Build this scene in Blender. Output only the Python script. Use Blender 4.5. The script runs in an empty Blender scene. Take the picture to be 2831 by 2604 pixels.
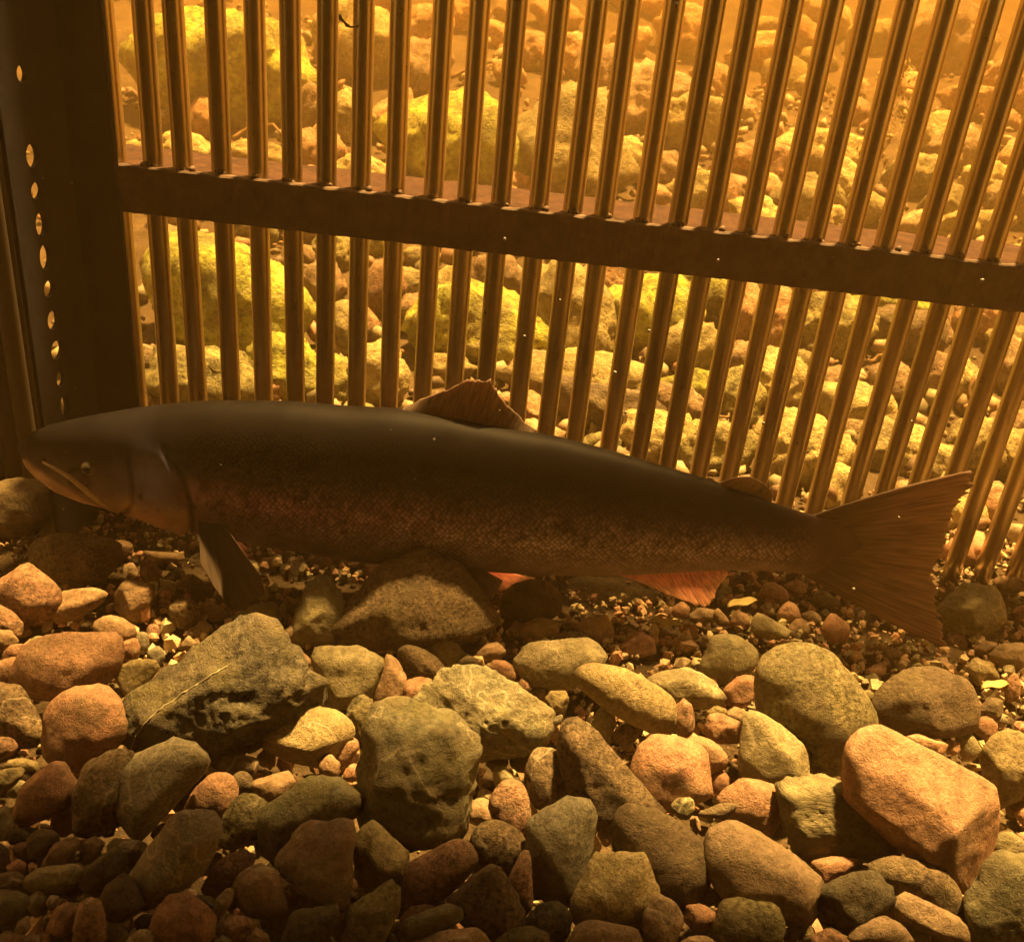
import bpy, bmesh, math, random
import numpy as np
from mathutils import Vector, Matrix, noise
from mathutils.bvhtree import BVHTree

random.seed(7); np.random.seed(7)
S = bpy.context.scene
COL = S.collection

# ------------------------------------------------------------------ camera
PW, PH, F = 2831.0, 2604.0, 2700.0            # photograph size and focal length in its pixels
PITCH, ROLL, CAM_H = math.radians(26.9), 0.101, 0.573
cp, sp = math.cos(PITCH), math.sin(PITCH)
cr, sr = math.cos(ROLL), math.sin(ROLL)
CAM = np.array([0.0, 0.0, CAM_H])
FWD = np.array([0, cp, -sp]); UP0 = np.array([0, sp, cp]); RT0 = np.array([1.0, 0, 0])
IR = RT0 * cr + UP0 * sr                      # image right
IU = -RT0 * sr + UP0 * cr                     # image up
cam = bpy.data.cameras.new('camera'); co = bpy.data.objects.new('camera', cam); COL.objects.link(co)
cam.sensor_fit = 'HORIZONTAL'; cam.sensor_width = 36.0; cam.lens = F / PW * 36.0
cam.clip_start = 0.02; cam.clip_end = 200
co.matrix_world = Matrix(((IR[0], IU[0], -FWD[0], CAM[0]), (IR[1], IU[1], -FWD[1], CAM[1]),
                          (IR[2], IU[2], -FWD[2], CAM[2]), (0, 0, 0, 1)))
S.camera = co
cam.dof.use_dof = True; cam.dof.focus_distance = .84; cam.dof.aperture_fstop = 18

# ------------------------------------------------------------------ sky, sun, exposure
SUN_EL, SUN_AZ = math.radians(70), math.radians(26)
w = bpy.data.worlds.new('World'); S.world = w; w.use_nodes = True
nt = w.node_tree; bg = nt.nodes['Background']
sky = nt.nodes.new('ShaderNodeTexSky'); sky.sky_type = 'NISHITA'; sky.sun_disc = False
sky.sun_elevation = SUN_EL; sky.sun_rotation = SUN_AZ
nt.links.new(sky.outputs[0], bg.inputs[0]); bg.inputs[1].default_value = 0.05
sl = bpy.data.lights.new('sun', 'SUN'); sl.energy = 5.0; sl.angle = math.radians(4.0); sl.color = (1.0, 0.82, 0.55)
so = bpy.data.objects.new('sun', sl); COL.objects.link(so)
sdir = Vector((math.sin(SUN_AZ) * math.cos(SUN_EL), math.cos(SUN_AZ) * math.cos(SUN_EL), math.sin(SUN_EL)))
so.rotation_euler = sdir.to_track_quat('Z', 'Y').to_euler(); so.location = (2, 4, 6)
V = S.view_settings; V.view_transform = 'Standard'; V.look = 'None'; V.gamma = 1.0; V.use_curve_mapping = False
V.exposure = 2.95
S.render.engine = 'CYCLES'
C = S.cycles
C.use_denoising = True; C.max_bounces = 7; C.diffuse_bounces = 3; C.glossy_bounces = 3; C.transmission_bounces = 4
C.volume_bounces = 1; C.transparent_max_bounces = 6; C.sample_clamp_indirect = 6.0
C.use_adaptive_sampling = True; C.adaptive_threshold = 0.015

# ------------------------------------------------------------------ helpers
def ray(px, py):
    d = FWD * F + IR * (px - PW / 2) - IU * (py - PH / 2)
    return d / F                              # unit optical depth
def on_y(px, py, y):
    d = ray(px, py); return CAM + d * (y - CAM[1]) / d[1]
def on_z(px, py, z):
    d = ray(px, py); return CAM + d * (z - CAM[2]) / d[2]
def proj(p):
    q = np.asarray(p, float) - CAM; dz = q @ FWD
    return PW / 2 + F * (q @ IR) / dz, PH / 2 - F * (q @ IU) / dz

def tag(o, label=None, cat=None, group=None, kind=None):
    if label: o['label'] = label
    if cat: o['category'] = cat
    if group: o['group'] = group
    if kind: o['kind'] = kind
    return o
def link(name, me, mat=None, parent=None, loc=None):
    o = bpy.data.objects.new(name, me); COL.objects.link(o)
    if mat is not None and me is not None and not me.materials: me.materials.append(mat)
    if parent is not None: o.parent = parent
    if loc is not None: o.location = Vector(loc)
    return o
def empty(name, loc):
    o = bpy.data.objects.new(name, None); COL.objects.link(o); o.location = Vector(loc); o.empty_display_size = .05
    return o
def mesh(name, verts, faces, smooth=True):
    me = bpy.data.meshes.new(name)
    me.from_pydata([tuple(v) for v in verts], [], [tuple(f) for f in faces]); me.update()
    if smooth: me.polygons.foreach_set('use_smooth', [True] * len(me.polygons))
    return me
def box_mesh(name, x0, x1, y0, y1, z0, z1, bev=0.0, seg=2):
    bm = bmesh.new(); bmesh.ops.create_cube(bm, size=1)
    for v in bm.verts:
        v.co = Vector((x0 + (v.co.x + .5) * (x1 - x0), y0 + (v.co.y + .5) * (y1 - y0), z0 + (v.co.z + .5) * (z1 - z0)))
    if bev: bmesh.ops.bevel(bm, geom=bm.edges[:], offset=bev, segments=seg, affect='EDGES', profile=.5)
    me = bpy.data.meshes.new(name); bm.to_mesh(me); bm.free(); return me
def tube_mesh(name, pts, rads, n=8, cap=True):
    pts = [np.asarray(p, float) for p in pts]; vs = []; fs = []
    for i, p in enumerate(pts):
        t = pts[min(i + 1, len(pts) - 1)] - pts[max(i - 1, 0)]; t = t / (np.linalg.norm(t) + 1e-9)
        a = np.cross(t, [0.31, 0.2, 0.93]); a /= np.linalg.norm(a) + 1e-9; b = np.cross(t, a)
        r = rads[i] if hasattr(rads, '__len__') else rads
        for k in range(n):
            th = 2 * math.pi * k / n; vs.append(p + r * (math.cos(th) * a + math.sin(th) * b))
    for i in range(len(pts) - 1):
        for k in range(n):
            k2 = (k + 1) % n; fs.append((i * n + k, i * n + k2, (i + 1) * n + k2, (i + 1) * n + k))
    if cap:
        fs.append(tuple(range(n - 1, -1, -1))); m = (len(pts) - 1) * n; fs.append(tuple(range(m, m + n)))
    return mesh(name, vs, fs)

# ------------------------------------------------------------------ materials
def new_mat(name):
    m = bpy.data.materials.new(name); m.use_nodes = True
    n = m.node_tree.nodes; l = m.node_tree.links
    return m, n, l, n['Principled BSDF']
def ramp(n, stops, interp='LINEAR'):
    r = n.new('ShaderNodeValToRGB'); r.color_ramp.interpolation = interp
    e = r.color_ramp.elements
    while len(e) < len(stops): e.new(.5)
    for el, (p, c) in zip(e, stops):
        el.position = p; el.color = (c[0], c[1], c[2], 1) if hasattr(c, '__len__') else (c, c, c, 1)
    return r
def mixc(n, l, fac, a, b, mode='MIX'):
    m = n.new('ShaderNodeMix'); m.data_type = 'RGBA'; m.blend_type = mode
    for s, v in ((m.inputs[0], fac), (m.inputs[6], a), (m.inputs[7], b)):
        if isinstance(v, bpy.types.NodeSocket): l.new(v, s)
        elif hasattr(v, '__len__'): s.default_value = (v[0], v[1], v[2], 1)
        else: s.default_value = v
    return m.outputs[2]
def tex_noise(n, l, vec, scale, detail=4, rough=.55, w=None, dist=0.0):
    t = n.new('ShaderNodeTexNoise'); t.inputs['Scale'].default_value = scale
    t.inputs['Detail'].default_value = detail; t.inputs['Roughness'].default_value = rough
    t.inputs['Distortion'].default_value = dist
    if w is not None: t.noise_dimensions = '4D'; l.new(w, t.inputs['W'])
    l.new(vec, t.inputs['Vector']); return t

def stone_mat(name, base, alt, speck=0.25, grain=420, algae=0.2, bump=0.5, spots=0.0, layered=False, ts=1.0):
    """wet river stone: two-tone mineral patches, grain, pits and an uneven algae film"""
    m, n, l, b = new_mat(name)
    tc = n.new('ShaderNodeTexCoord'); oi = n.new('ShaderNodeObjectInfo')
    wm = n.new('ShaderNodeMath'); wm.operation = 'MULTIPLY'; wm.inputs[1].default_value = 37.0; l.new(oi.outputs['Random'], wm.inputs[0])
    W = wm.outputs[0]; vec = tc.outputs['Object']
    if layered:
        mp = n.new('ShaderNodeMapping'); mp.inputs['Rotation'].default_value = (.5, .35, .3); mp.inputs['Scale'].default_value = (.5, .5, 3.2)
        l.new(vec, mp.inputs[0]); vecl = mp.outputs[0]
    else: vecl = vec
    n1 = tex_noise(n, l, vecl, 34 * ts, 5, .6, W, .6)
    r1 = ramp(n, [(.36, 0), (.64, 1)]); l.new(n1.outputs[0], r1.inputs[0])
    c = mixc(n, l, r1.outputs[0], base, alt)
    n2 = tex_noise(n, l, vec, grain * ts, 3, .65, W)
    r2 = ramp(n, [(.33, 1 - speck * 1.6), (.5, 1.0), (.68, 1 + speck)]); l.new(n2.outputs[0], r2.inputs[0])
    c = mixc(n, l, 1.0, c, r2.outputs[0], 'MULTIPLY')
    n3 = tex_noise(n, l, vec, 120 * ts, 5, .7, W)
    r3 = ramp(n, [(.34, .42), (.5, .95), (.66, 1.25)]); l.new(n3.outputs[0], r3.inputs[0])
    c = mixc(n, l, .8, c, r3.outputs[0], 'MULTIPLY')
    if spots:
        v = n.new('ShaderNodeTexVoronoi'); v.inputs['Scale'].default_value = 210; l.new(vec, v.inputs['Vector'])
        rv = ramp(n, [(.12, 1), (.34, 0)]); l.new(v.outputs['Distance'], rv.inputs[0])
        n4 = tex_noise(n, l, vec, 90, 2, .5, W); r4 = ramp(n, [(.45, 0), (.58, 1)]); l.new(n4.outputs[0], r4.inputs[0])
        mm = n.new('ShaderNodeMath'); mm.operation = 'MULTIPLY'; l.new(rv.outputs[0], mm.inputs[0]); l.new(r4.outputs[0], mm.inputs[1])
        m2 = n.new('ShaderNodeMath'); m2.operation = 'MULTIPLY'; m2.inputs[1].default_value = spots; l.new(mm.outputs[0], m2.inputs[0])
        c = mixc(n, l, m2.outputs[0], c, tuple(min(.6, x * 2.2 + .05) for x in alt))
    if algae:
        n5 = tex_noise(n, l, vec, 22 * ts, 6, .7, W, 1.0)
        r5 = ramp(n, [(.5, 0), (.72, algae * 1.6)]); l.new(n5.outputs[0], r5.inputs[0])
        c = mixc(n, l, r5.outputs[0], c, (.17, .15, .055))
    n6 = tex_noise(n, l, vec, 17 * ts, 6, .75, W, .8); r6 = ramp(n, [(.46, 0), (.62, .55)]); l.new(n6.outputs[0], r6.inputs[0])
    c = mixc(n, l, r6.outputs[0], c, (.15, .12, .072))                     # silt and brown film in patches
    n7 = tex_noise(n, l, vec, 11 * ts, 3, .5, W, 1.6); r7 = ramp(n, [(.488, 0), (.5, 1), (.512, 0)]); l.new(n7.outputs[0], r7.inputs[0])
    gt = n.new('ShaderNodeMath'); gt.operation = 'GREATER_THAN'; gt.inputs[1].default_value = .62; l.new(oi.outputs['Random'], gt.inputs[0])
    vm = n.new('ShaderNodeMath'); vm.operation = 'MULTIPLY'; l.new(r7.outputs[0], vm.inputs[0]); l.new(gt.outputs[0], vm.inputs[1])
    vs_ = n.new('ShaderNodeMath'); vs_.operation = 'MULTIPLY'; vs_.inputs[1].default_value = .45; l.new(vm.outputs[0], vs_.inputs[0])
    c = mixc(n, l, vs_.outputs[0], c, (.40, .35, .24))                     # thin mineral veins on some stones
    hs = n.new('ShaderNodeHueSaturation'); l.new(c, hs.inputs['Color'])
    mr = n.new('ShaderNodeMapRange'); mr.inputs[3].default_value = .78; mr.inputs[4].default_value = 1.22
    l.new(oi.outputs['Random'], mr.inputs[0]); l.new(mr.outputs[0], hs.inputs['Value'])
    l.new(hs.outputs[0], b.inputs['Base Color'])
    b.inputs['Roughness'].default_value = .72; b.inputs['Specular IOR Level'].default_value = .18
    bn = tex_noise(n, l, vecl, 160 * ts, 6, .72, W); bn2 = tex_noise(n, l, vec, 900 * ts, 3, .6, W)
    ad = n.new('ShaderNodeMath'); ad.operation = 'MULTIPLY_ADD'; ad.inputs[1].default_value = .25
    l.new(bn2.outputs[0], ad.inputs[0]); l.new(bn.outputs[0], ad.inputs[2])
    bp = n.new('ShaderNodeBump'); bp.inputs['Strength'].default_value = min(1, bump * 1.5); bp.inputs['Distance'].default_value = .006 / ts
    l.new(ad.outputs[0], bp.inputs['Height']); l.new(bp.outputs[0], b.inputs['Normal'])
    return m

M = {}
M['orange'] = stone_mat('stone_orange', (.29, .165, .105), (.37, .225, .145), .22, 500, .12, .45)
M['tan']    = stone_mat('stone_tan', (.22, .157, .102), (.29, .212, .14), .2, 520, .2, .45)
M['yellow'] = stone_mat('stone_yellow', (.21, .168, .085), (.29, .235, .125), .28, 380, .3, .5)
M['red']    = stone_mat('stone_red', (.23, .12, .08), (.31, .175, .11), .25, 520, .06, .4)
M['redspk'] = stone_mat('stone_red_speckled', (.28, .165, .105), (.16, .085, .06), .45, 300, .1, .6, .5)
M['brown']  = stone_mat('stone_brown', (.20, .13, .08), (.27, .18, .11), .16, 480, .12, .4)
M['brnspk'] = stone_mat('stone_brown_speckled', (.18, .13, .078), (.085, .06, .038), .5, 300, .25, .7, .6)
M['olive']  = stone_mat('stone_olive', (.165, .148, .088), (.225, .20, .118), .2, 420, .35, .4)
M['green']  = stone_mat('stone_green', (.115, .112, .072), (.175, .165, .10), .25, 260, .5, .55)
M['grey']   = stone_mat('stone_grey', (.145, .132, .098), (.195, .178, .13), .22, 480, .2, .4)
M['slate']  = stone_mat('stone_slate', (.055, .05, .036), (.105, .094, .064), .4, 240, .4, 1.0)
M['dark']   = stone_mat('stone_dark', (.085, .062, .04), (.125, .092, .058), .22, 300, .25, .6)
M['layer']  = stone_mat('stone_layered', (.24, .215, .12), (.16, .14, .08), .2, 300, .3, 1.0, 0, True)
M['olvspk'] = stone_mat('stone_olive_speckled', (.22, .19, .095), (.085, .08, .045), .5, 300, .45, .8, .7)
M['moss']   = stone_mat('stone_mossy', (.15, .14, .03), (.38, .34, .08), .4, 200, .5, 1.0)
M['pale']   = stone_mat('stone_pale', (.25, .22, .14), (.185, .165, .10), .22, 380, .3, .5)

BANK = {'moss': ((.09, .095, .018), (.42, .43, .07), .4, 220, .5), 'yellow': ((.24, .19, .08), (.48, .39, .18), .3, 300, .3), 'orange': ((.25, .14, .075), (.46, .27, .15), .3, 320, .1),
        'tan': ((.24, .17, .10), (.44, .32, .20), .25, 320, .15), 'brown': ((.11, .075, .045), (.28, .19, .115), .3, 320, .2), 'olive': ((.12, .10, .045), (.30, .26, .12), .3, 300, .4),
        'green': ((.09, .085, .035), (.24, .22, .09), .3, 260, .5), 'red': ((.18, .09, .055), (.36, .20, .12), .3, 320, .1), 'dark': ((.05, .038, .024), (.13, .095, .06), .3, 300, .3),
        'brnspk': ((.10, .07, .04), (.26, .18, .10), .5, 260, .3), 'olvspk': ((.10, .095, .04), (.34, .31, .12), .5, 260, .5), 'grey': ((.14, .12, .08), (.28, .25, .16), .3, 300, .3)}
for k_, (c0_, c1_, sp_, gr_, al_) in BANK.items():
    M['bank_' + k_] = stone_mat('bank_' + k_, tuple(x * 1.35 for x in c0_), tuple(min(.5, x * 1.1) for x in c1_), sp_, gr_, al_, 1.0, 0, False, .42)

def bed_material():
    m, n, l, b = new_mat('silt_and_grit')
    tc = n.new('ShaderNodeTexCoord'); vec = tc.outputs['Object']
    n1 = tex_noise(n, l, vec, 9, 6, .65); n2 = tex_noise(n, l, vec, 260, 4, .7)
    r1 = ramp(n, [(.3, (.04, .028, .017)), (.5, (.07, .05, .029)), (.7, (.11, .08, .045))]); l.new(n1.outputs[0], r1.inputs[0])
    r2 = ramp(n, [(.3, .5), (.7, 1.3)]); l.new(n2.outputs[0], r2.inputs[0])
    l.new(mixc(n, l, 1, r1.outputs[0], r2.outputs[0], 'MULTIPLY'), b.inputs['Base Color'])
    b.inputs['Roughness'].default_value = .9; b.inputs['Specular IOR Level'].default_value = .1
    bp = n.new('ShaderNodeBump'); bp.inputs['Strength'].default_value = .8; bp.inputs['Distance'].default_value = .006
    l.new(n2.outputs[0], bp.inputs['Height']); l.new(bp.outputs[0], b.inputs['Normal'])
    return m
def gravel_material():
    m, n, l, b = new_mat('mixed_gravel')
    at = n.new('ShaderNodeAttribute'); at.attribute_name = 'tint'
    tc = n.new('ShaderNodeTexCoord'); n2 = tex_noise(n, l, tc.outputs['Object'], 420, 4, .7)
    r2 = ramp(n, [(.3, .6), (.7, 1.3)]); l.new(n2.outputs[0], r2.inputs[0])
    l.new(mixc(n, l, 1, at.outputs['Color'], r2.outputs[0], 'MULTIPLY'), b.inputs['Base Color'])
    b.inputs['Roughness'].default_value = .6; b.inputs['Specular IOR Level'].default_value = .25
    bp = n.new('ShaderNodeBump'); bp.inputs['Strength'].default_value = .5; bp.inputs['Distance'].default_value = .002
    l.new(n2.outputs[0], bp.inputs['Height']); l.new(bp.outputs[0], b.inputs['Normal'])
    return m
def metal_material(name, c0, c1, metallic, rough, streak=True, bump=.15, spec=.4):
    m, n, l, b = new_mat(name)
    tc = n.new('ShaderNodeTexCoord'); oi = n.new('ShaderNodeObjectInfo')
    wm = n.new('ShaderNodeMath'); wm.operation = 'MULTIPLY'; wm.inputs[1].default_value = 50; l.new(oi.outputs['Random'], wm.inputs[0])
    mp = n.new('ShaderNodeMapping'); mp.inputs['Scale'].default_value = (1, 1, .06 if streak else 1); l.new(tc.outputs['Object'], mp.inputs[0])
    n1 = tex_noise(n, l, mp.outputs[0], 420 if streak else 60, 5, .65, wm.outputs[0])
    n2 = tex_noise(n, l, tc.outputs['Object'], 130, 6, .7, wm.outputs[0])
    r1 = ramp(n, [(.32, c0), (.68, c1)]); l.new(n1.outputs[0], r1.inputs[0])
    r2 = ramp(n, [(.35, .72 if streak else .55), (.62, 1.1)]); l.new(n2.outputs[0], r2.inputs[0])
    l.new(mixc(n, l, .25 if streak else .8, r1.outputs[0], r2.outputs[0], 'MULTIPLY'), b.inputs['Base Color'])
    hv = n.new('ShaderNodeHueSaturation'); bc = b.inputs['Base Color'].links[0].from_socket; l.new(bc, hv.inputs['Color'])
    mv = n.new('ShaderNodeMapRange'); mv.inputs[3].default_value = .72; mv.inputs[4].default_value = 1.2; l.new(oi.outputs['Random'], mv.inputs[0]); l.new(mv.outputs[0], hv.inputs['Value']); l.new(hv.outputs[0], b.inputs['Base Color'])
    rr = ramp(n, [(.3, rough - .04), (.7, rough + .08)]); l.new(n2.outputs[0], rr.inputs[0]); l.new(rr.outputs[0], b.inputs['Roughness'])
    b.inputs['Metallic'].default_value = metallic; b.inputs['Specular IOR Level'].default_value = spec
    bp = n.new('ShaderNodeBump'); bp.inputs['Strength'].default_value = bump; bp.inputs['Distance'].default_value = .001
    l.new(n2.outputs[0], bp.inputs['Height']); l.new(bp.outputs[0], b.inputs['Normal'])
    return m
M['bed'] = bed_material(); M['gravel'] = gravel_material()
M['rod'] = metal_material('filmed_steel_rod', (.42, .35, .22), (.54, .45, .29), .95, .30, True, .0)
M['rust'] = metal_material('rusty_flat_bar', (.07, .040, .024), (.14, .082, .048), .1, .7, False, .6)
M['web'] = metal_material('shaded_rusty_web', (.032, .016, .009), (.075, .036, .02), .0, .85, False, .8, .1)  # rust colour set darker, the web's part shade put into it
M['siderod'] = metal_material('shadowed_rod', (.016, .014, .013), (.03, .025, .022), .1, .6)  # dark copy of the rod colour, the side panel's shade put in
M['post'] = metal_material('dark_painted_steel', (.012, .013, .017), (.022, .022, .026), .0, .6, False, .2, .15)
def plain(name, c, rough=.85):
    m, n, l, b = new_mat(name); tc = n.new('ShaderNodeTexCoord'); t = tex_noise(n, l, tc.outputs['Object'], 14, 5, .6)
    r = ramp(n, [(.3, tuple(x * .7 for x in c)), (.7, tuple(x * 1.25 for x in c))]); l.new(t.outputs[0], r.inputs[0])
    l.new(r.outputs[0], b.inputs['Base Color']); b.inputs['Roughness'].default_value = rough; b.inputs['Specular IOR Level'].default_value = .15
    return m
M['concrete'] = plain('dark_wet_concrete', (.05, .045, .038))
M['plank'] = plain('dark_wet_timber', (.045, .032, .02))
M['twig'] = plain('dead_twig', (.16, .10, .05)); M['leaf'] = plain('sodden_leaf', (.40, .33, .14))
M['vein'] = plain('pale_quartz', (.27, .25, .17)); M['weed'] = plain('fine_weed', (.22, .15, .05))

# ------------------------------------------------------------------ stream bed and bank (one sheet)
FENCE_Y = 0.987
def bank_z(x, y):
    t = min(1.0, max(0.0, (.76 - y) / .09)); z = -.030 * t * t * (3 - 2 * t)
    if y > 1.28: z = (y - 1.28) * .17 + max(0, y - 3.6) * .16
    z += .10 * max(0, y - 1.3) / 1.5 * noise.noise(Vector((x * .9, y * .9, 3.1))) if y > 1.3 else 0
    z += .012 * noise.noise(Vector((x * 5, y * 5, 0))) + .005 * noise.noise(Vector((x * 17, y * 17, 7)))
    return z
def build_ground():
    xs = np.concatenate([np.linspace(-9, -1.6, 26), np.linspace(-1.5, 1.5, 151), np.linspace(1.6, 9, 26)])
    ys = np.concatenate([np.linspace(-2, .2, 12), np.linspace(.25, 2.4, 108), np.linspace(2.5, 11, 60)])
    vs = [(x, y, bank_z(x, y) - .006) for y in ys for x in xs]; nx = len(xs)
    fs = [(j * nx + i, j * nx + i + 1, (j + 1) * nx + i + 1, (j + 1) * nx + i) for j in range(len(ys) - 1) for i in range(nx - 1)]
    o = link('stream_bed', mesh('stream_bed', vs, fs), M['bed']); o['kind'] = 'structure'
    o['label'] = 'gritty brown stream bed rising into a bank behind the fence'
build_ground()

# ------------------------------------------------------------------ unseen wall, ceiling and board added to shade the foreground
o = link('added_back_wall', box_mesh('added_back_wall', -1.6, 1.6, -.5, -.36, -.1, 1.55, .01), M['concrete']); o['kind'] = 'structure'  # added out of view, keeps sky light off the front
o = link('added_shade_ceiling', box_mesh('added_shade_ceiling', -1.5, 1.5, -1.34, -.04, 1.42, 1.5, .005), M['plank'], None, (.3, 1.0, 0)); o['kind'] = 'structure'; o.rotation_euler.z = -.11  # added overhead cover, its edge set to shade the near stones
shade_deck = empty('added_shade_deck', (0, 1.0, 1.45)); tag(shade_deck, 'added dark timber board overhead, out of view, shading the foreground', 'shade_deck')
for i, (yy, wd) in enumerate(((.135, .022),)):
    b = link('plank', box_mesh('plank', -1.5, 1.5, -wd, wd, -.02, .02, .004), M['plank'], shade_deck, (0, yy, 0)); b.rotation_euler.z = .22  # added unseen board, casts a soft band of shade

# ------------------------------------------------------------------ bar fence
PITCH_B, BAR_R, BAR_TOP = .035, .0100, .64
fence = empty('bar_fence', (0, FENCE_Y, 0))
tag(fence, 'steel fence of upright round bars with a flat cross rail behind the salmon', 'fence')
def bar_mesh():
    n = 20; zs = np.linspace(-.03, BAR_TOP, 13); vs = []; fs = []
    for z in zs:
        for k in range(n):
            a = 2 * math.pi * k / n; vs.append((BAR_R * math.cos(a), BAR_R * math.sin(a), z))
    for i in range(len(zs) - 1):
        for k in range(n):
            k2 = (k + 1) % n; fs.append((i * n + k, i * n + k2, (i + 1) * n + k2, (i + 1) * n + k))
    fs.append(tuple(range(n - 1, -1, -1))); m = (len(zs) - 1) * n; fs.append(tuple(range(m, m + n)))
    return mesh('bar', vs, fs)
bme = bar_mesh()
X0 = on_y(1000, 545, FENCE_Y)[0]               # one bar read off the photograph; the rest follow at even pitch
x = X0
while x - PITCH_B > -.435: x -= PITCH_B
BARX = []
while x < .72:
    b = link('bar', bme, M['rod'], fence, (x + random.uniform(-.002, .002), 0, 0))
    b.rotation_euler = (random.uniform(-.004, .004), random.uniform(-.005, .005), random.uniform(0, 6.28))
    BARX.append(x); x += PITCH_B
def rail(name, y0, y1, z0, z1, x0=-.47, x1=.9, tilt=.011):
    n = 240; prof = [(y0, z0), (y0, z1 - .0015), (y0 + .0015, z1), (y1 - .0015, z1), (y1, z1 - .0015), (y1, z0)]
    vs = []; fs = []
    for i in range(n + 1):
        x = x0 + (x1 - x0) * i / n
        for j, (yy, zz) in enumerate(prof):
            wv = .0008 * noise.noise(Vector((x * 60, j * 3.1, z0 * 50))) + .0008 * noise.noise(Vector((x * 210, j * 5.1, 4)))
            vs.append((x, yy + wv, zz + wv - tilt * x))
    k = len(prof)
    for i in range(n):
        for j in range(k):
            j2 = (j + 1) % k; fs.append((i * k + j, (i + 1) * k + j, (i + 1) * k + j2, i * k + j2))
    fs.append(tuple(range(k))); fs.append(tuple(range(n * k + k - 1, n * k - 1, -1)))
    me = mesh(name, vs, fs, False)
    return link(name, me, M['web' if 'web' in name else 'rust'], fence)
RZ = on_y(1415, 575, FENCE_Y - .014)[2]       # top edge of the front rail
rail('front_rail', -.019, -.0105, RZ - .046, RZ)
rail('rail_web', -.0100, .088, RZ - .0065, RZ - .0008)

def lumps(name, n, spread, size, seed):
    rnd = random.Random(seed); vs = []; fs = []; bm = bmesh.new(); bmesh.ops.create_icosphere(bm, subdivisions=2, radius=1)
    D0 = [v.co.copy() for v in bm.verts]; F0 = [tuple(q.index for q in f.verts) for f in bm.faces]; bm.free()
    for i in range(n):
        c = Vector((rnd.gauss(0, spread[0]), rnd.gauss(0, spread[1]), rnd.gauss(0, spread[2]))); r_ = size * rnd.uniform(.5, 1.2); k = len(vs)
        vs += [c + q * r_ * (1 + .4 * noise.noise(q * 2.5 + Vector((seed, i, 0)))) for q in D0]; fs += [tuple(j + k for j in f) for f in F0]
    return mesh(name, vs, fs)
WB = [lumps('weld_bead', 3, (.004, .001, .0012), .0032, k) for k in range(5)]
for i, bx in enumerate(BARX):
    if bx > -.41: link('weld_bead', WB[i % 5], M['rust'], fence, (bx, -.0112, RZ + .0005 - .011 * bx))

# ------------------------------------------------------------------ corner post with perforated flange, and the side panel
post = empty('corner_post', (-.45, FENCE_Y - .03, 0))
tag(post, 'wide blackish steel corner post with a column of holes at left edge', 'post')
PX0 = on_y(215, 560, FENCE_Y - .045)[0]; PX1 = on_y(335, 560, FENCE_Y - .045)[0]
link('front_flange', box_mesh('front_flange', PX0 + .45, PX1 + .45, -.02, -.012, -.04, 1.15, .0015), M['post'], post)
def perforated_flange():
    """plate in the Y-Z plane with a column of round holes cut through it"""
    y0, y1, t = -.131, -.0125, .004; hz = [.063 + i * .030 for i in range(12)] + [.460]; yc = -.089; rh = random.Random(3); HR = [(rh.uniform(.007, .0115), rh.uniform(.007, .0125)) for _ in hz]
    bm = bmesh.new(); n = 20
    def quad(pts): bm.faces.new([bm.verts.new(p) for p in pts])
    for side in (0, 1):
        xx = -t * side
        edges = [-.04, hz[0] - .015, hz[-1] + .015, 1.15]; g0, g1 = hz[-2] + .015, hz[-1] - .015
        quad([(xx, y0, g0), (xx, y1, g0), (xx, y1, g1), (xx, y0, g1)])
        quad([(xx, y0, edges[0]), (xx, y1, edges[0]), (xx, y1, edges[1]), (xx, y0, edges[1])])
        quad([(xx, y0, edges[-2]), (xx, y1, edges[-2]), (xx, y1, edges[-1]), (xx, y0, edges[-1])])
        for hi, h in enumerate(hz):
            ra, rb = HR[hi]; circ = []; outer = []
            for k in range(n):
                a = 2 * math.pi * k / n + math.pi / n; dy, dz = math.cos(a), math.sin(a)
                circ.append((xx, yc + ra * dy, h + rb * dz))
                s = min(((y1 - yc) if dy > 0 else (yc - y0)) / abs(dy), (.015) / abs(dz)); outer.append((xx, yc + s * dy, h + s * dz))
            onz = lambda p: abs(abs(p[2] - h) - .015) < 1e-6
            for k in range(n):
                k2 = (k + 1) % n; A_, B_ = outer[k], outer[k2]
                if onz(A_) != onz(B_):
                    zc_ = A_[2] if onz(A_) else B_[2]; yc_ = B_[1] if onz(A_) else A_[1]
                    bm.faces.new([bm.verts.new(p) for p in (circ[k], circ[k2], B_, (xx, yc_, zc_), A_)])
                else: quad([circ[k], circ[k2], B_, A_])
    for hi, h in enumerate(hz):
        ra, rb = HR[hi]
        for k in range(n):
            a = 2 * math.pi * k / n + math.pi / n; a2 = 2 * math.pi * (k + 1) / n + math.pi / n
            quad([(0, yc + ra * math.cos(a), h + rb * math.sin(a)), (0, yc + ra * math.cos(a2), h + rb * math.sin(a2)),
                  (-t, yc + ra * math.cos(a2), h + rb * math.sin(a2)), (-t, yc + ra * math.cos(a), h + rb * math.sin(a))])
    bmesh.ops.remove_doubles(bm, verts=bm.verts, dist=1e-5); bmesh.ops.recalc_face_normals(bm, faces=bm.faces)
    me = bpy.data.meshes.new('perforated_flange'); bm.to_mesh(me); bm.free(); return me
link('perforated_flange', perforated_flange(), M['post'], post, (PX0 + .45 - .001, 0, 0))
side = empty('side_panel', (-.56, FENCE_Y - .02, 0))
tag(side, 'shadowed panel of close-set upright rods at the far left edge', 'fence')
side_bme = bme.copy(); side_bme.materials.clear()
for i in range(8):
    link('bar', side_bme, M['siderod'], side, (.016 - i * .0212, 0, 0)).scale = (1, 1, 1.6)
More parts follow.
